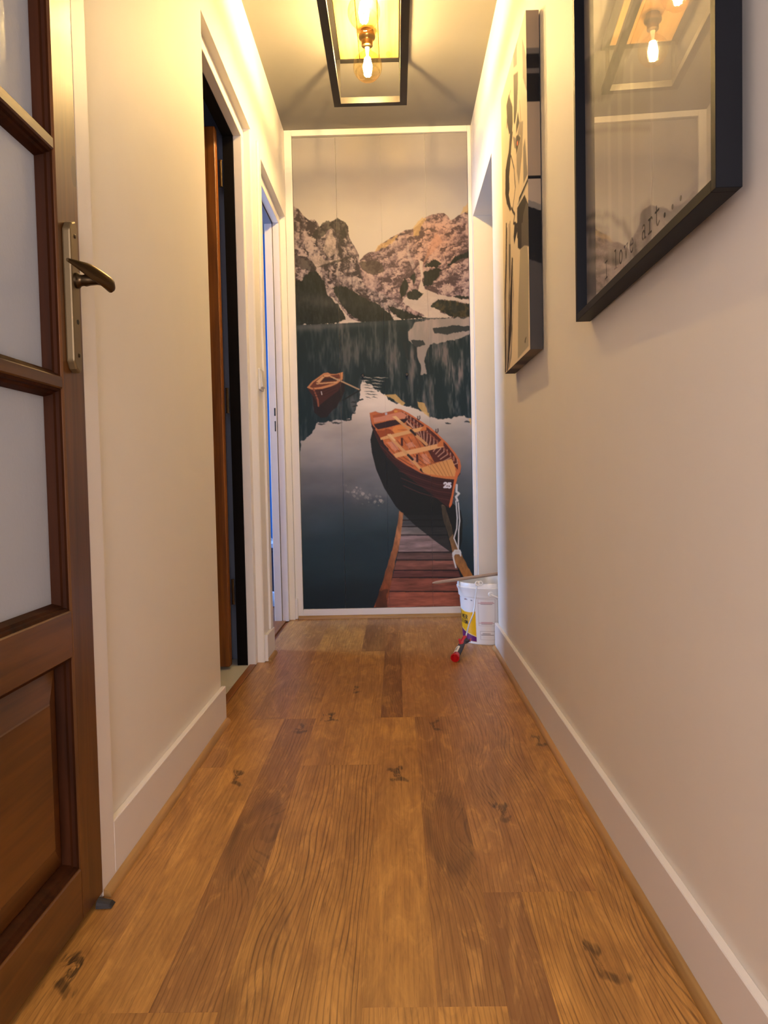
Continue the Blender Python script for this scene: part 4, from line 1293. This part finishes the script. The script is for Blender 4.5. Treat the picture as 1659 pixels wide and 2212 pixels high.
# ------------------------------------------------------------------ unframed canvas, black and white figure
CXF = XR - 0.038
CY0, CY1, CZ0, CZ1 = 2.14, 2.63, 1.065, 1.975
CART = [
 ('D',[(0.244,0.084),(0.35,0.073),(0.492,0.151),(0.491,0.201),(0.465,0.226),(0.341,0.205),(0.276,0.158)]),
 ('D',[(0.384,0.206),(0.491,0.232),(0.415,0.271),(0.38,0.306),(0.316,0.344),(0.323,0.387),(0.291,0.401),(0.381,0.466),(0.337,0.467),(0.198,0.413),(0.138,0.368),(0.165,0.29),(0.24,0.271),(0.317,0.258)]),
 ('G',[(0.74,0.262),(0.872,0.291),(0.824,0.372),(0.798,0.391),(0.691,0.448),(0.624,0.391),(0.62,0.339),(0.785,0.318),(0.762,0.309),(0.667,0.282)]),
 ('D',[(0.548,0.063),(0.71,0.097),(0.704,0.137),(0.655,0.204),(0.572,0.23),(0.536,0.212),(0.545,0.156)]),
 ('D',[(0.691,0.217),(0.74,0.262),(0.618,0.271),(0.623,0.242)]),
 ('M',[(0.489,0.247),(0.603,0.28),(0.611,0.316),(0.547,0.299)]),
 ('D',[(0.617,0.277),(0.691,0.289),(0.773,0.318),(0.685,0.327),(0.615,0.336),(0.6,0.301)]),
 ('O',[(0.639,0.299),(0.688,0.308),(0.674,0.32),(0.632,0.31)]),
 ('M',[(0.86,0.37),(0.92,0.354),(0.991,0.477),(0.855,0.477)]),
 ('W',[(0.798,0.387),(0.846,0.459),(0.697,0.487)]),
 ('M',[(0.547,-0.012),(0.778,-0.016),(0.686,0.016),(0.677,0.067),(0.551,0.042)]),
 ('M',[(0.875,0.043),(1.056,0.174),(1.04,0.208),(0.993,0.234),(0.88,0.164)]),
 ('L',[(1.033,0.484),(1.051,0.505),(0.693,0.511),(0.619,0.497)]),
 ('K',[(1.032,0.491),(1.035,0.5),(0.67,0.501),(0.697,0.489)]),
 ('D',[(0.884,0.517),(1.03,0.581),(1.038,0.674),(0.602,0.602),(0.618,0.508)]),
 ('M2',[(0.936,0.549),(1.04,0.586),(1.038,0.674),(0.761,0.628),(0.83,0.568)]),
 ('D',[(0.623,0.556),(1.001,0.623),(1.003,0.693),(0.935,0.68),(0.852,0.666),(0.701,0.654),(0.623,0.636)]),
 ('M2',[(0.764,0.581),(1.012,0.625),(1.003,0.693),(0.935,0.678),(0.852,0.665),(0.753,0.656)]),
 ('T',[(0.706,0.656),(0.852,0.667),(0.957,0.686),(0.988,0.747),(0.954,0.986),(0.566,0.992),(0.606,0.829)]),
 ('D',[(0.609,0.554),(0.605,0.581),(0.489,0.603),(0.464,0.575),(0.514,0.537)]),
 ('S',[(0.147,0.472),(0.111,0.592),(0.04,0.71),(0.006,0.997),(0.057,0.998),(0.089,0.742),(0.151,0.624),(0.188,0.48)]),
 ('S',[(0.381,0.629),(0.282,0.753),(0.108,0.998),(0.141,1.0),(0.339,0.87),(0.424,0.64)]),
 ('M',[(0.253,0.565),(0.258,0.713),(0.136,0.849),(0.075,0.995),(0.101,0.998),(0.179,0.828),(0.327,0.674),(0.344,0.579)]),
 ('M',[(0.42,0.663),(0.447,0.762),(0.307,0.965),(0.207,0.994),(0.28,0.938),(0.41,0.805)]),
 ('S',[(0.82,0.962),(0.839,0.953),(0.878,0.95),(0.883,0.953),(0.852,0.959),(0.851,0.967)]),
]
PAL = {'D': (34, 29, 29), 'G': (150, 140, 128), 'M': (134, 126, 118), 'O': (214, 110, 66), 'W': (232, 214, 180), 'L': (188, 180, 164), 'K': (26, 24, 26), 'M2': (82, 78, 74), 'T': (170, 162, 142), 'S': (52, 46, 46)}


def paint_canvas():
    g = Print(110, 420, 3, 3)
    g.a[:] = (226, 210, 182)
    g.a *= (.95 + .09 * g.noise(.4, .15, 3))[..., None]
    for k, pts_ in CART:
        g.poly(pts_, PAL[k])
    g.line([(.318, .258), (.42, .30), (.52, .36), (.56, .43), (.45, .478)], .018, PAL['K'])
    g.line([(.40, .467), (.46, .49), (.52, .51), (.47, .53), (.55, .545)], .03, PAL['D'])
    g.line([(.76, .20), (.80, .30), (.76, .39)], .014, (150, 126, 96))
    g.line([(.25, .16), (.30, .09), (.42, .08)], .02, PAL['D'])
    for a_, b_ in ((.20, .05), (.28, .16), (.33, .20)):
        g.line([(a_, .50), (a_ - .04, .68), (b_, .99)], .02, PAL['S'], .8)
    return lin(g.down())


cimg = paint_canvas()
cv = thing('canvas_painting', (XR - 0.019, (CY0 + CY1) / 2, CZ0), 'unframed canvas painting of a black and white figure nearest the side doorway', 'painting')
m = box('stretcher', CXF + 0.0006, XR - 0.003, CY0 + 0.0006, CY1, CZ0 + 0.0006, CZ1, paint('canvas_edge_brown', srgb(112, 98, 86), 0.6), cv, 0.001)
P, Fq, c = printed_grid(90, 420, lambda s, t: np.stack([np.full_like(s, CXF), CY1 + (CY0 - CY1) * s, CZ1 + (CZ0 - CZ1) * t], 1), cimg, 0, 1, 0, 1)
tag(print_object('painted_face', P, Fq, c, M['print_canvas'], cv), 'painted front with black, grey and cream shapes')
bands = [(2.1, (150, 132, 108)), (1.875, (96, 90, 82)), (1.861, (28, 26, 26)), (1.822, (88, 82, 76)), (1.808, (26, 25, 25)), (1.732, (152, 134, 110)), (1.535, (22, 21, 22)), (1.526, (160, 144, 122)), (1.47, (116, 110, 100)), (1.453, (22, 22, 24)), (1.31, (66, 63, 60))]


def side_col(y_, z_):
    zz = z_ + (0.012 * y_ if z_ < 1.5 else 0)
    r = bands[0][1]
    for zb2, cc in bands:
        if zz < zb2: r = cc
    return r


sid = np.array([[side_col(i / 7.0, CZ1 + (CZ0 - CZ1) * (j + .5) / 420) for i in range(8)] for j in range(420)], float)
P, Fq, c = printed_grid(8, 420, lambda s, t: np.stack([CXF + (XR - 0.003 - CXF) * s, np.full_like(s, CY0), CZ1 + (CZ0 - CZ1) * t], 1), lin(sid), 0, 1, 0, 1)
tag(print_object('painted_edge', P, Fq, c, M['print_canvas'], cv), 'painted near edge in black, grey and tan bands')
bot = np.array([[(120, 106, 92)] * 3 + [(96, 86, 80)] * 2 + [(70, 62, 62)] * 2 + [(128, 112, 98)] * 2 + [(54, 48, 50)] * 3], float)[:, ::-1]
P, Fq, c = printed_grid(60, 2, lambda s, t: np.stack([CXF + (XR - 0.003 - CXF) * t, CY1 + (CY0 - CY1) * s, np.full_like(s, CZ0)], 1), lin(bot), 0, 1, 0, 1)
tag(print_object('painted_edge', P, Fq, c, M['print_canvas'], cv, flip=True), 'painted lower edge in brown bands')

# ------------------------------------------------------------------ black framed print with glass
TH = math.radians(1.2)
FW, FZ0, FZ1, FD = 0.742, 1.036, 2.036, 0.030


def fp(s, n, z):
    """frame axes: s from the far edge towards the viewer, n out from the wall, z up"""
    return (XR - 0.0015 - n * math.cos(TH) - s * math.sin(TH), 1.63 - s * math.cos(TH) + n * math.sin(TH), z)


pf = thing('picture_frame', fp(FW / 2, 0, FZ0), 'large black framed print with glass and typed words I love art', 'picture')
bw = 0.0145


def fbox(nm, s0, s1, n0, n1, z0, z1, mat, bev=0.0):
    m = MB()
    m.add([fp(s0, n0, z0), fp(s1, n0, z0), fp(s1, n1, z0), fp(s0, n1, z0), fp(s0, n0, z1), fp(s1, n0, z1), fp(s1, n1, z1), fp(s0, n1, z1)],
          [(0, 3, 2, 1), (4, 5, 6, 7), (0, 1, 5, 4), (1, 2, 6, 5), (2, 3, 7, 6), (3, 0, 4, 7)])
    return m.build(nm, mat, pf, bevel=bev)


fbox('frame_side', 0, bw, 0, FD, FZ0, FZ1, M['frame_black'], 0.0006)
fbox('frame_side', FW - bw, FW, 0, FD, FZ0, FZ1, M['frame_black'], 0.0006)
fbox('frame_rail', bw, FW - bw, 0, FD - 0.0001, FZ0, FZ0 + bw, M['frame_black'], 0.0006)
fbox('frame_rail', bw, FW - bw, 0, FD - 0.0001, FZ1 - bw, FZ1, M['frame_black'], 0.0006)


def paint_poster():
    g = Print(110, 160, 2, 12)
    g.a[:] = (180, 172, 166)
    b1, b2 = g.noise(.5, .35, 4), g.noise(.06, .5, 3, .6)
    g.a *= (.90 + .16 * b1)[..., None]
    sm = np.clip((b2 - .52) * 4, 0, 1) * np.clip((.62 - g.V) * 3, 0, 1)
    g.a = g.a * (1 - .35 * sm[..., None]) + np.array([120, 112, 108]) * .35 * sm[..., None]
    ink = (66, 60, 62)
    mott = np.clip(g.noise(.05, .05, 4, .65) * 2.2 - .55, 0, 1)
    for pts_, al in (([(-.03, .46), (.075, .492), (.276, .545), (.432, .585), (.502, .581), (.624, .627), (.594, .649), (.477, .641), (.41, .63), (.392, .667), (.243, .639), (-.03, .552)], .42),
                     ([(-.04, .788), (.108, .815), (.29, .864), (.419, .911), (.489, .954), (.532, .992), (.488, .988), (.419, .929), (.317, .883), (.107, .827), (-.04, .80)], .75),
                     ([(-.02, .81), (.261, .876), (.266, .893), (-.02, .831)], .7), ([(.019, .842), (.231, .892), (.23, .912), (.017, .866)], .5),
                     ([(-.01, .881), (.137, .902), (.314, .947), (.44, .998), (.416, 1.0), (.286, .951), (.136, .915), (-.01, .892)], .6), ([(-.01, .911), (.227, .967), (.284, 1.005), (-.01, .965)], .45)):
        m = g.mask(pts_, .02, .05) * (.55 + .45 * mott)
        g.put(m, ink, al)
    m = g.mask([(.382, .915), (.467, .911), (.596, .916), (.611, .96), (.574, .987), (.532, .992), (.489, .959)], .02, .05) * mott
    g.put(m, (110, 96, 100), .6)
    g.poly([(.689, .959), (.82, .963), (1, .955), (1, .977), (.849, .975), (.757, .972)], (140, 134, 150), .45, .02, .05)
    g.line([(-.03, .612), (.24, .694), (.449, .76), (.603, .81)], .006, (96, 84, 80), .7)
    for u_, w_, al in ((.25, .030, .30), (.345, .035, .22), (.455, .022, .28), (.60, .016, .25)):   # pale streaks: reflections of door frames painted into the print
        g.poly([(u_, .66), (u_ + w_, .66), (u_ + w_, 1.0), (u_, 1.0)], (226, 216, 206), al, .006, .2)
    return lin(g.down())


pim = paint_poster()
bk = fbox('backing', bw, FW - bw, 0.001, 0.0095, FZ0 + bw, FZ1 - bw, M['frame_black'])
P, Fq, c = printed_grid(110, 160, lambda s, t: np.stack(fp(bw + (FW - 2 * bw) * s, np.full_like(s, 0.010), FZ1 - bw + (FZ0 + 2 * bw - FZ1) * t), 1), pim, 0, 1, 0, 1)
tag(print_object('art_print', P, Fq, c, M['print_matt'], pf), 'pale grey print with soft brush marks and painted-in reflections')
M['ink'] = paint('typewriter_ink', (0.018, 0.016, 0.018, 1), 0.7)
TY = {
    'I': [[(.1, .66), (.5, .66)], [(.3, .66), (.3, 0)], [(.1, 0), (.5, 0)]],
    'l': [[(.14, .70), (.31, .70), (.31, 0)], [(.1, 0), (.52, 0)]],
    'o': [arc(.3, .23, .22, .24, 0, 360, 20)],
    'v': [[(.02, .46), (.2, .46)], [(.40, .46), (.58, .46)], [(.1, .46), (.3, 0), (.5, .46)]],
    'e': [[(.09, .26), (.52, .26)] + arc(.3, .23, .22, .24, 8, 320, 18)],
    'a': [[(.13, .42)] + arc(.28, .36, .16, .11, 110, 0, 8) + [(.44, .0), (.56, .0)], arc(.27, .14, .17, .14, 20, 340, 14) + [(.44, .08)]],
    'r': [[(.08, .46), (.22, .46), (.22, 0)], [(.06, 0), (.42, 0)], [(.22, .30)] + arc(.40, .30, .17, .16, 160, 40, 8)],
    't': [[(.22, .62), (.22, .12)] + arc(.36, .12, .14, .13, 180, 300, 8) + [(.55, .06)], [(.06, .46), (.5, .46)]],
    '.': [[(.28, .03), (.32, .03)]],
}


def typed(txt, s0, z0, em, adv, n, wdt):
    m = MB()
    if txt == '.':
        cs_, cz_, rr_ = s0 + .30 * em * .86, z0 + wdt * 1.2, wdt * 1.35
        return m.rings([[fp(cs_ + rr_ * math.cos(q), nn_, cz_ + rr_ * math.sin(q)) for q in [2 * math.pi * k / 12 for k in range(12)]] for nn_ in (n, n + .0002)])
    for i_, ch in enumerate(txt):
        for st_ in TY.get(ch, []):
            w_ = wdt * (2.6 if ch == '.' else 1.0)
            pp = [(s0 + i_ * adv + p[0] * em * .86, z0 + p[1] * em) for p in st_]
            if ch == '.': pp = [(pp[0][0] - w_ * .4, pp[0][1]), (pp[1][0] + w_ * .1, pp[1][1])]
            for (sa, za), (sb, zb2) in zip(pp[:-1], pp[1:]):
                d = math.hypot(sb - sa, zb2 - za) or 1e-6
                ex, ez = (sb - sa) / d * w_ / 2, (zb2 - za) / d * w_ / 2
                sa2, za2, sb2, zb3 = sa - ex, za - ez, sb + ex, zb2 + ez
                nx_, nz = -ez, ex
                q = [fp(sa2 + nx_, n, za2 + nz), fp(sb2 + nx_, n, zb3 + nz), fp(sb2 - nx_, n, zb3 - nz), fp(sa2 - nx_, n, za2 - nz)]
                q2 = [fp(sa2 + nx_, n + .0002, za2 + nz), fp(sb2 + nx_, n + .0002, zb3 + nz), fp(sb2 - nx_, n + .0002, zb3 - nz), fp(sa2 - nx_, n + .0002, za2 - nz)]
                m.rings([q, q2])
    return m


for i_, ch in enumerate('I love art...'):
    if ch != ' ':
        typed(ch, 0.163 + i_ * 0.0331, 1.0815, 0.045, 0.0331, 0.0101, 0.0028).build('letter', M['ink'], pf)


def flat_glass():
    t = NT('picture_glass')
    tr = t.n('ShaderNodeBsdfTransparent')
    tr.inputs[0].default_value = (0.96, 0.97, 0.97, 1)
    gl = t.n('ShaderNodeBsdfGlossy')
    gl.inputs['Roughness'].default_value = 0.012
    fr_ = t.n('ShaderNodeLayerWeight')                            # Schlick: both faces of the pane reflect
    k = t.math('MULTIPLY_ADD', t.math('POWER', fr_.outputs['Facing'], 5.0), 0.92, 0.07)
    mx = t.n('ShaderNodeMixShader')
    t.l(k, mx.inputs[0]); t.l(tr.outputs[0], mx.inputs[1]); t.l(gl.outputs[0], mx.inputs[2])
    t.l(mx.outputs[0], t.out.inputs[0])
    return t.m


gn0, gn1 = 0.0106, 0.0298                   # the pane sits a little deeper at its far edge
MB().add([fp(bw + .0003, gn0, FZ0 + bw), fp(FW - bw - .0003, gn1, FZ0 + bw), fp(FW - bw - .0003, gn1, FZ1 - bw), fp(bw + .0003, gn0, FZ1 - bw)], [(0, 1, 2, 3)]).build('glass', flat_glass(), pf)

# ------------------------------------------------------------------ paint bucket in the side doorway
BXC, BYC = 0.400, 3.372
buck = thing('paint_bucket', (BXC, BYC, 0), 'white plastic primer bucket with yellow and purple label in the side doorway', 'bucket')
zt_ = 0.265


def brad(z):
    return 0.1165 + 0.0165 * z / zt_


def paint_bucket():
    g = Print(420, 180, 2, 4)                # u: 0..1 around (0 = -X side seen from the front, anticlockwise), v: 0 top .. 1 bottom
    g.a[:] = (226, 224, 222)
    f = lambda *p: [(a_, b_) for a_, b_ in p]
    # label on the left-front, u = 0 is just behind the left silhouette
    g.poly(f((-.02, .24), (.05, .30), (.10, .33), (.15, .33), (.181, .30), (.181, .96), (-.02, .96)), (226, 170, 10))
    g.poly(f((-.02, .20), (.035, .30), (.05, .38), (.035, .385), (-.02, .28)), (40, 40, 44))
    pur = f((-.02, .70), (.06, .735), (.12, .80), (.181, .855), (.181, .955), (-.02, .955))
    g.poly(pur, (92, 12, 92))
    g.line(f((-.02, .69), (.06, .725), (.12, .79), (.181, .845)), .006, (236, 210, 160))

    def word(txt, u0, v0, h_, w_, slope):
        for i_, ch in enumerate(txt):
            for st_ in CAPS[ch]:
                pp = [(u0 + i_ * w_ + p[0] * w_ * 1.35, v0 - p[1] * h_ + slope * i_) for p in st_]
                for off in (0.0,):
                    q = [((a_ + off), b_) for a_, b_ in pp]
                    if max(a_ for a_, _ in q) > -.01 and min(a_ for a_, _ in q) < 1.01: g.line(q, .0062, (34, 24, 26))
    word('PRIMER', .003, .475, .085, .0202, .0035)
    word('ISOLATION', -.022, .572, .072, .0162, .003)
    # instruction panels
    for a_, b_, c_, d_ in ((.198, .03, .290, .60), (.206, .72, .290, .90)):
        for q in (f((a_, b_), (c_, b_), (c_, d_), (a_, d_), (a_, b_)),):
            g.line(q, .0022, (176, 168, 166))
    for (v_, hcol) in ((.095, (168, 60, 70)), (.525, (168, 60, 70))):
        for r_ in range(3):
            x_ = .200 + (.014 if r_ != 1 else 0)
            while x_ < .282 - (.01 if r_ != 1 else 0):
                d_ = .003 + .006 * g.rng.random()
                g.line(f((x_, v_ + .020 * r_), (x_ + d_, v_ + .020 * r_)), .0035, hcol if r_ < 2 else (120, 92, 100))
                x_ += d_ + .003
    for (v_, x0_, x1_, k_) in ((.770, .220, .262, 2), (.800, .212, .284, 2), (.858, .222, .274, 1)):
        x_ = x0_
        while x_ < x1_:
            d_ = .003 + .006 * g.rng.random()
            g.line(f((x_, v_), (x_ + d_, v_)), .0022 * k_, (58, 50, 58) if k_ == 2 else (150, 140, 144))
            x_ += d_ + .003
    for a_, b_, cc in ((.045, .035, (40, 36, 44)), (.020, .03, (190, 60, 60)), (.106, .06, (60, 50, 60)), (.112, .05, (180, 70, 80)), (.120, .055, (60, 50, 60)), (.156, .065, (40, 40, 60))):
        g.line(f((a_, b_), (a_ + .006, b_ + .006)), .006, cc)
    return lin(g.down())


bimg = paint_bucket()


def bpos(s, t):
    a = math.radians(-190) + 2 * math.pi * s   # seam behind the left silhouette
    z = 0.205 * (1 - t) + 0.004 * t
    r = 0.1165 + 0.0165 * z / zt_
    return np.stack([BXC + r * np.cos(a), BYC + r * np.sin(a), z], 1)


P, Fq, c = printed_grid(421, 90, bpos, bimg, 0, 1, 0, 1)
body = print_object('bucket_body', P, Fq, c, M['print_label'], buck, smooth=True)
tag(body, 'printed bucket wall with yellow and purple label')
rim = MB()
ro = [(brad(0.205), 0.205), (brad(.205) + .0050, 0.206), (brad(.22) + .006, 0.228), (brad(.24) + .0095, 0.238), (brad(.25) + .0105, 0.246), (brad(.25) + .0075, 0.248), (brad(.25) + .0070, 0.256), (brad(zt_) + .0045, zt_), (brad(zt_) + .0005, zt_ + .001), (brad(.25) - .002, 0.25), (0.117, 0.02), (0.0, 0.018)]
rim.lathe(ro, (BXC, BYC, 0), 64, cap=False)
tag(rim.build('bucket_rim', M['white_plastic'], buck, smooth=True), 'ribbed white rim and inside')
MB().lathe([(0.0, 0.0), (0.113, 0.0), (0.1165, 0.004)], (BXC, BYC, 0), 64, cap=False).build('bucket_base', M['white_plastic'], buck, smooth=True)
ha = math.radians(-94)
hc = Vector((BXC + (brad(.22) + .009) * math.cos(ha), BYC + (brad(.22) + .009) * math.sin(ha), 0.222))
od = Vector((math.cos(ha), math.sin(ha), 0))
hl = MB().lathe([(0.0115, -0.002), (0.0115, 0.006), (0.0085, 0.0085), (0.006, 0.0085), (0.0055, 0.005)], hc, 20, od)
tag(hl.build('handle_boss', M['white_plastic'], buck, smooth=True), 'round boss of the carrying handle')
hpth = []
for k in range(17):
    a = math.radians(-94 + 110 * k / 16.0)
    r = brad(.2) + 0.017
    hpth.append((BXC + r * math.cos(a), BYC + r * math.sin(a), 0.222 - 0.085 * math.sin(math.pi * k / 32.0)))
tag(MB().tube(hpth, 0.0045, 8).build('carrying_handle', M['white_plastic'], buck, smooth=True), 'white carrying handle hanging at the side')

# ------------------------------------------------------------------ stirring stick across the bucket
M['stick'] = wood('pale_beech', srgb(140, 120, 108), srgb(176, 154, 138), 0, 40, 0.6, 0.5, 0, False)
a, b = Vector((0.150, 3.330, 0.2620)), Vector((0.560, 3.365, 0.3080))
st = MB().tube([a, a + (b - a) * .015, a + (b - a) * .05, a + (b - a) * .5, b], [0.0025, 0.0045, 0.0068, 0.0074, 0.0074], 14)
tag(st.build('wooden_stick', M['stick'], smooth=True), 'pale round wooden stick lying across the paint bucket', 'stick')

# ------------------------------------------------------------------ small paint roller leaning on the bucket
M['red_plastic'] = paint('red_plastic', srgb(196, 22, 26), 0.35)
M['dark_grip'] = paint('dark_grey_grip', srgb(62, 60, 66), 0.6, 0.1, 400)
M['steel'] = paint('zinc_wire', (0.90, 0.91, 0.92, 1), 0.3, metal=1.0)
E0, E1 = Vector((0.2150, 2.968, 0.0160)), Vector((0.2690, 3.135, 0.0560))       # butt of the handle, neck
ro_ = thing('paint_roller', (0.24, 3.0, 0), 'mini paint roller with red and grey handle leaning on the white bucket', 'paint roller')
ax = (E1 - E0).normalized()
L = (E1 - E0).length
side = ax.cross(Vector((0, 0, 1))).normalized()
up = side.cross(ax).normalized()


def sect(d, ru, rs, n=20, lift=0.0):
    c_ = E0 + ax * d + up * lift
    return [c_ + side * (rs * math.cos(2 * math.pi * i / n)) + up * (ru * math.sin(2 * math.pi * i / n)) for i in range(n)]


MB().rings([sect(0.024, .0128, .0128), sect(.05, .0138, .0138), sect(.09, .0140, .0140), sect(.115, .0128, .0130), sect(.14, .0108, .0115), sect(L, .0105, .0125)]).build('grip', M['dark_grip'], ro_, smooth=True)
tag(MB().rings([sect(.014, .008, .008), sect(.006, .012, .012), sect(.0, .0145, .0145), sect(0, .0168, .0168), sect(.003, .0178, .0178), sect(.010, .0172, .0172), sect(.022, .0138, .0138), sect(.030, .0134, .0134)]).build('end_cap', M['red_plastic'], ro_, smooth=True), 'flared red end cap')
# red insert along the top of the neck and the fork shaped collar
tag(MB().rings([sect(.100, .002, .0035, 14, .0128), sect(.112, .0045, .0085, 14, .0105), sect(.128, .0048, .0088, 14, .0085), sect(.142, .0042, .0060, 14, .0078), sect(.160, .0050, .0070, 14, .0085), sect(L + .006, .0055, .0085, 14, .0075)]).build('neck_insert', M['red_plastic'], ro_, smooth=True), 'red insert along the neck')
for sg in (1, -1):
    c0 = E1 - ax * .028
    m = MB().rings([[c0 + side * sg * .008 + up * u_ + ax * v_ for u_, v_ in ((-.008, -.008), (.007, -.008), (.007, .008), (-.008, .008))],
                    [c0 + side * sg * .019 + up * u_ + ax * v_ for u_, v_ in ((-.007, .004), (.004, .004), (.004, .020), (-.007, .020))],
                    [c0 + side * sg * .0245 + up * u_ + ax * v_ for u_, v_ in ((-.005, .018), (.002, .018), (.002, .034), (-.005, .034))]])
    m.build('finger_guard', M['red_plastic'] if sg < 0 else M['dark_grip'], ro_, bevel=0.0015)
c0 = E1 - ax * .028
MB().rings([[c0 + side * .0246 + up * u_ + ax * v_ for u_, v_ in ((-.006, .010), (.003, .010), (.003, .036), (-.006, .036))], [c0 + side * .0262 + up * u_ + ax * v_ for u_, v_ in ((-.006, .008), (.003, .008), (.003, .037), (-.006, .037))]]).build('guard_edge', M['red_plastic'], ro_)
wire = [E1, E1 + ax * 0.02, Vector((0.2925, 3.185, 0.105)), Vector((0.3130, 3.205, 0.146)), Vector((0.3200, 3.216, 0.175)), Vector((0.3275, 3.2245, 0.235)), Vector((0.3345, 3.2255, 0.268))]
tag(MB().tube(wire, 0.0032, 8).build('wire_arm', M['steel'], ro_, smooth=True), 'bent steel wire arm')
kn = MB()
for cx_, rr_ in ((0.3345, .0085), (0.3465, .0085)):
    kn.tube([Vector((cx_, 3.226 - .002, 0.271)) + Vector((math.cos(q) * rr_, 0.35 * rr_ * math.sin(q), math.sin(q) * rr_)) for q in [2 * math.pi * k / 18 for k in range(19)]], 0.0028, 8)
tag(kn.build('wire_cap', M['white_plastic'], ro_, smooth=True), 'white plastic cap on the wire end')
M['sticker'] = paint('paper_sticker', (0.80, 0.76, 0.66, 1), 0.6)
vs, fs, nn = [], [], 9
for d_ in (.031, .040, .060, .074, .080, .083):
    hw_ = 1.0 if d_ < .075 else (.82 if d_ < .082 else .5)
    rr_ = np.interp(d_, [.024, .05, .09], [.0128, .0138, .0140]) + .0004
    for i in range(nn):
        q = math.radians(112) + math.radians(84) * hw_ * (i / (nn - 1.0) - .5)
        vs.append(E0 + ax * d_ + side * rr_ * math.cos(q) + up * rr_ * math.sin(q))
for j in range(5):
    for i in range(nn - 1):
        fs.append((j * nn + i, j * nn + i + 1, (j + 1) * nn + i + 1, (j + 1) * nn + i))
sk = tag(MB().add(vs, fs).build('sticker', M['sticker'], ro_, smooth=True), 'cream paper price sticker')
bc = MB()
for k in range(11):                         # bar lines on the sticker
    d_ = .044 + .0026 * k
    rr_ = .0138 + .0007
    wq = .0005 + .0006 * ((k * 7) % 3) / 2
    p4 = []
    for q_, dd in ((100, -wq), (124, -wq), (124, wq), (100, wq)):
        q = math.radians(q_)
        p4.append(E0 + ax * (d_ + dd) + side * rr_ * math.cos(q) + up * rr_ * math.sin(q))
    bc.add(p4, [(0, 1, 2, 3)])
bc.build('bar_lines', M['ink'], sk)
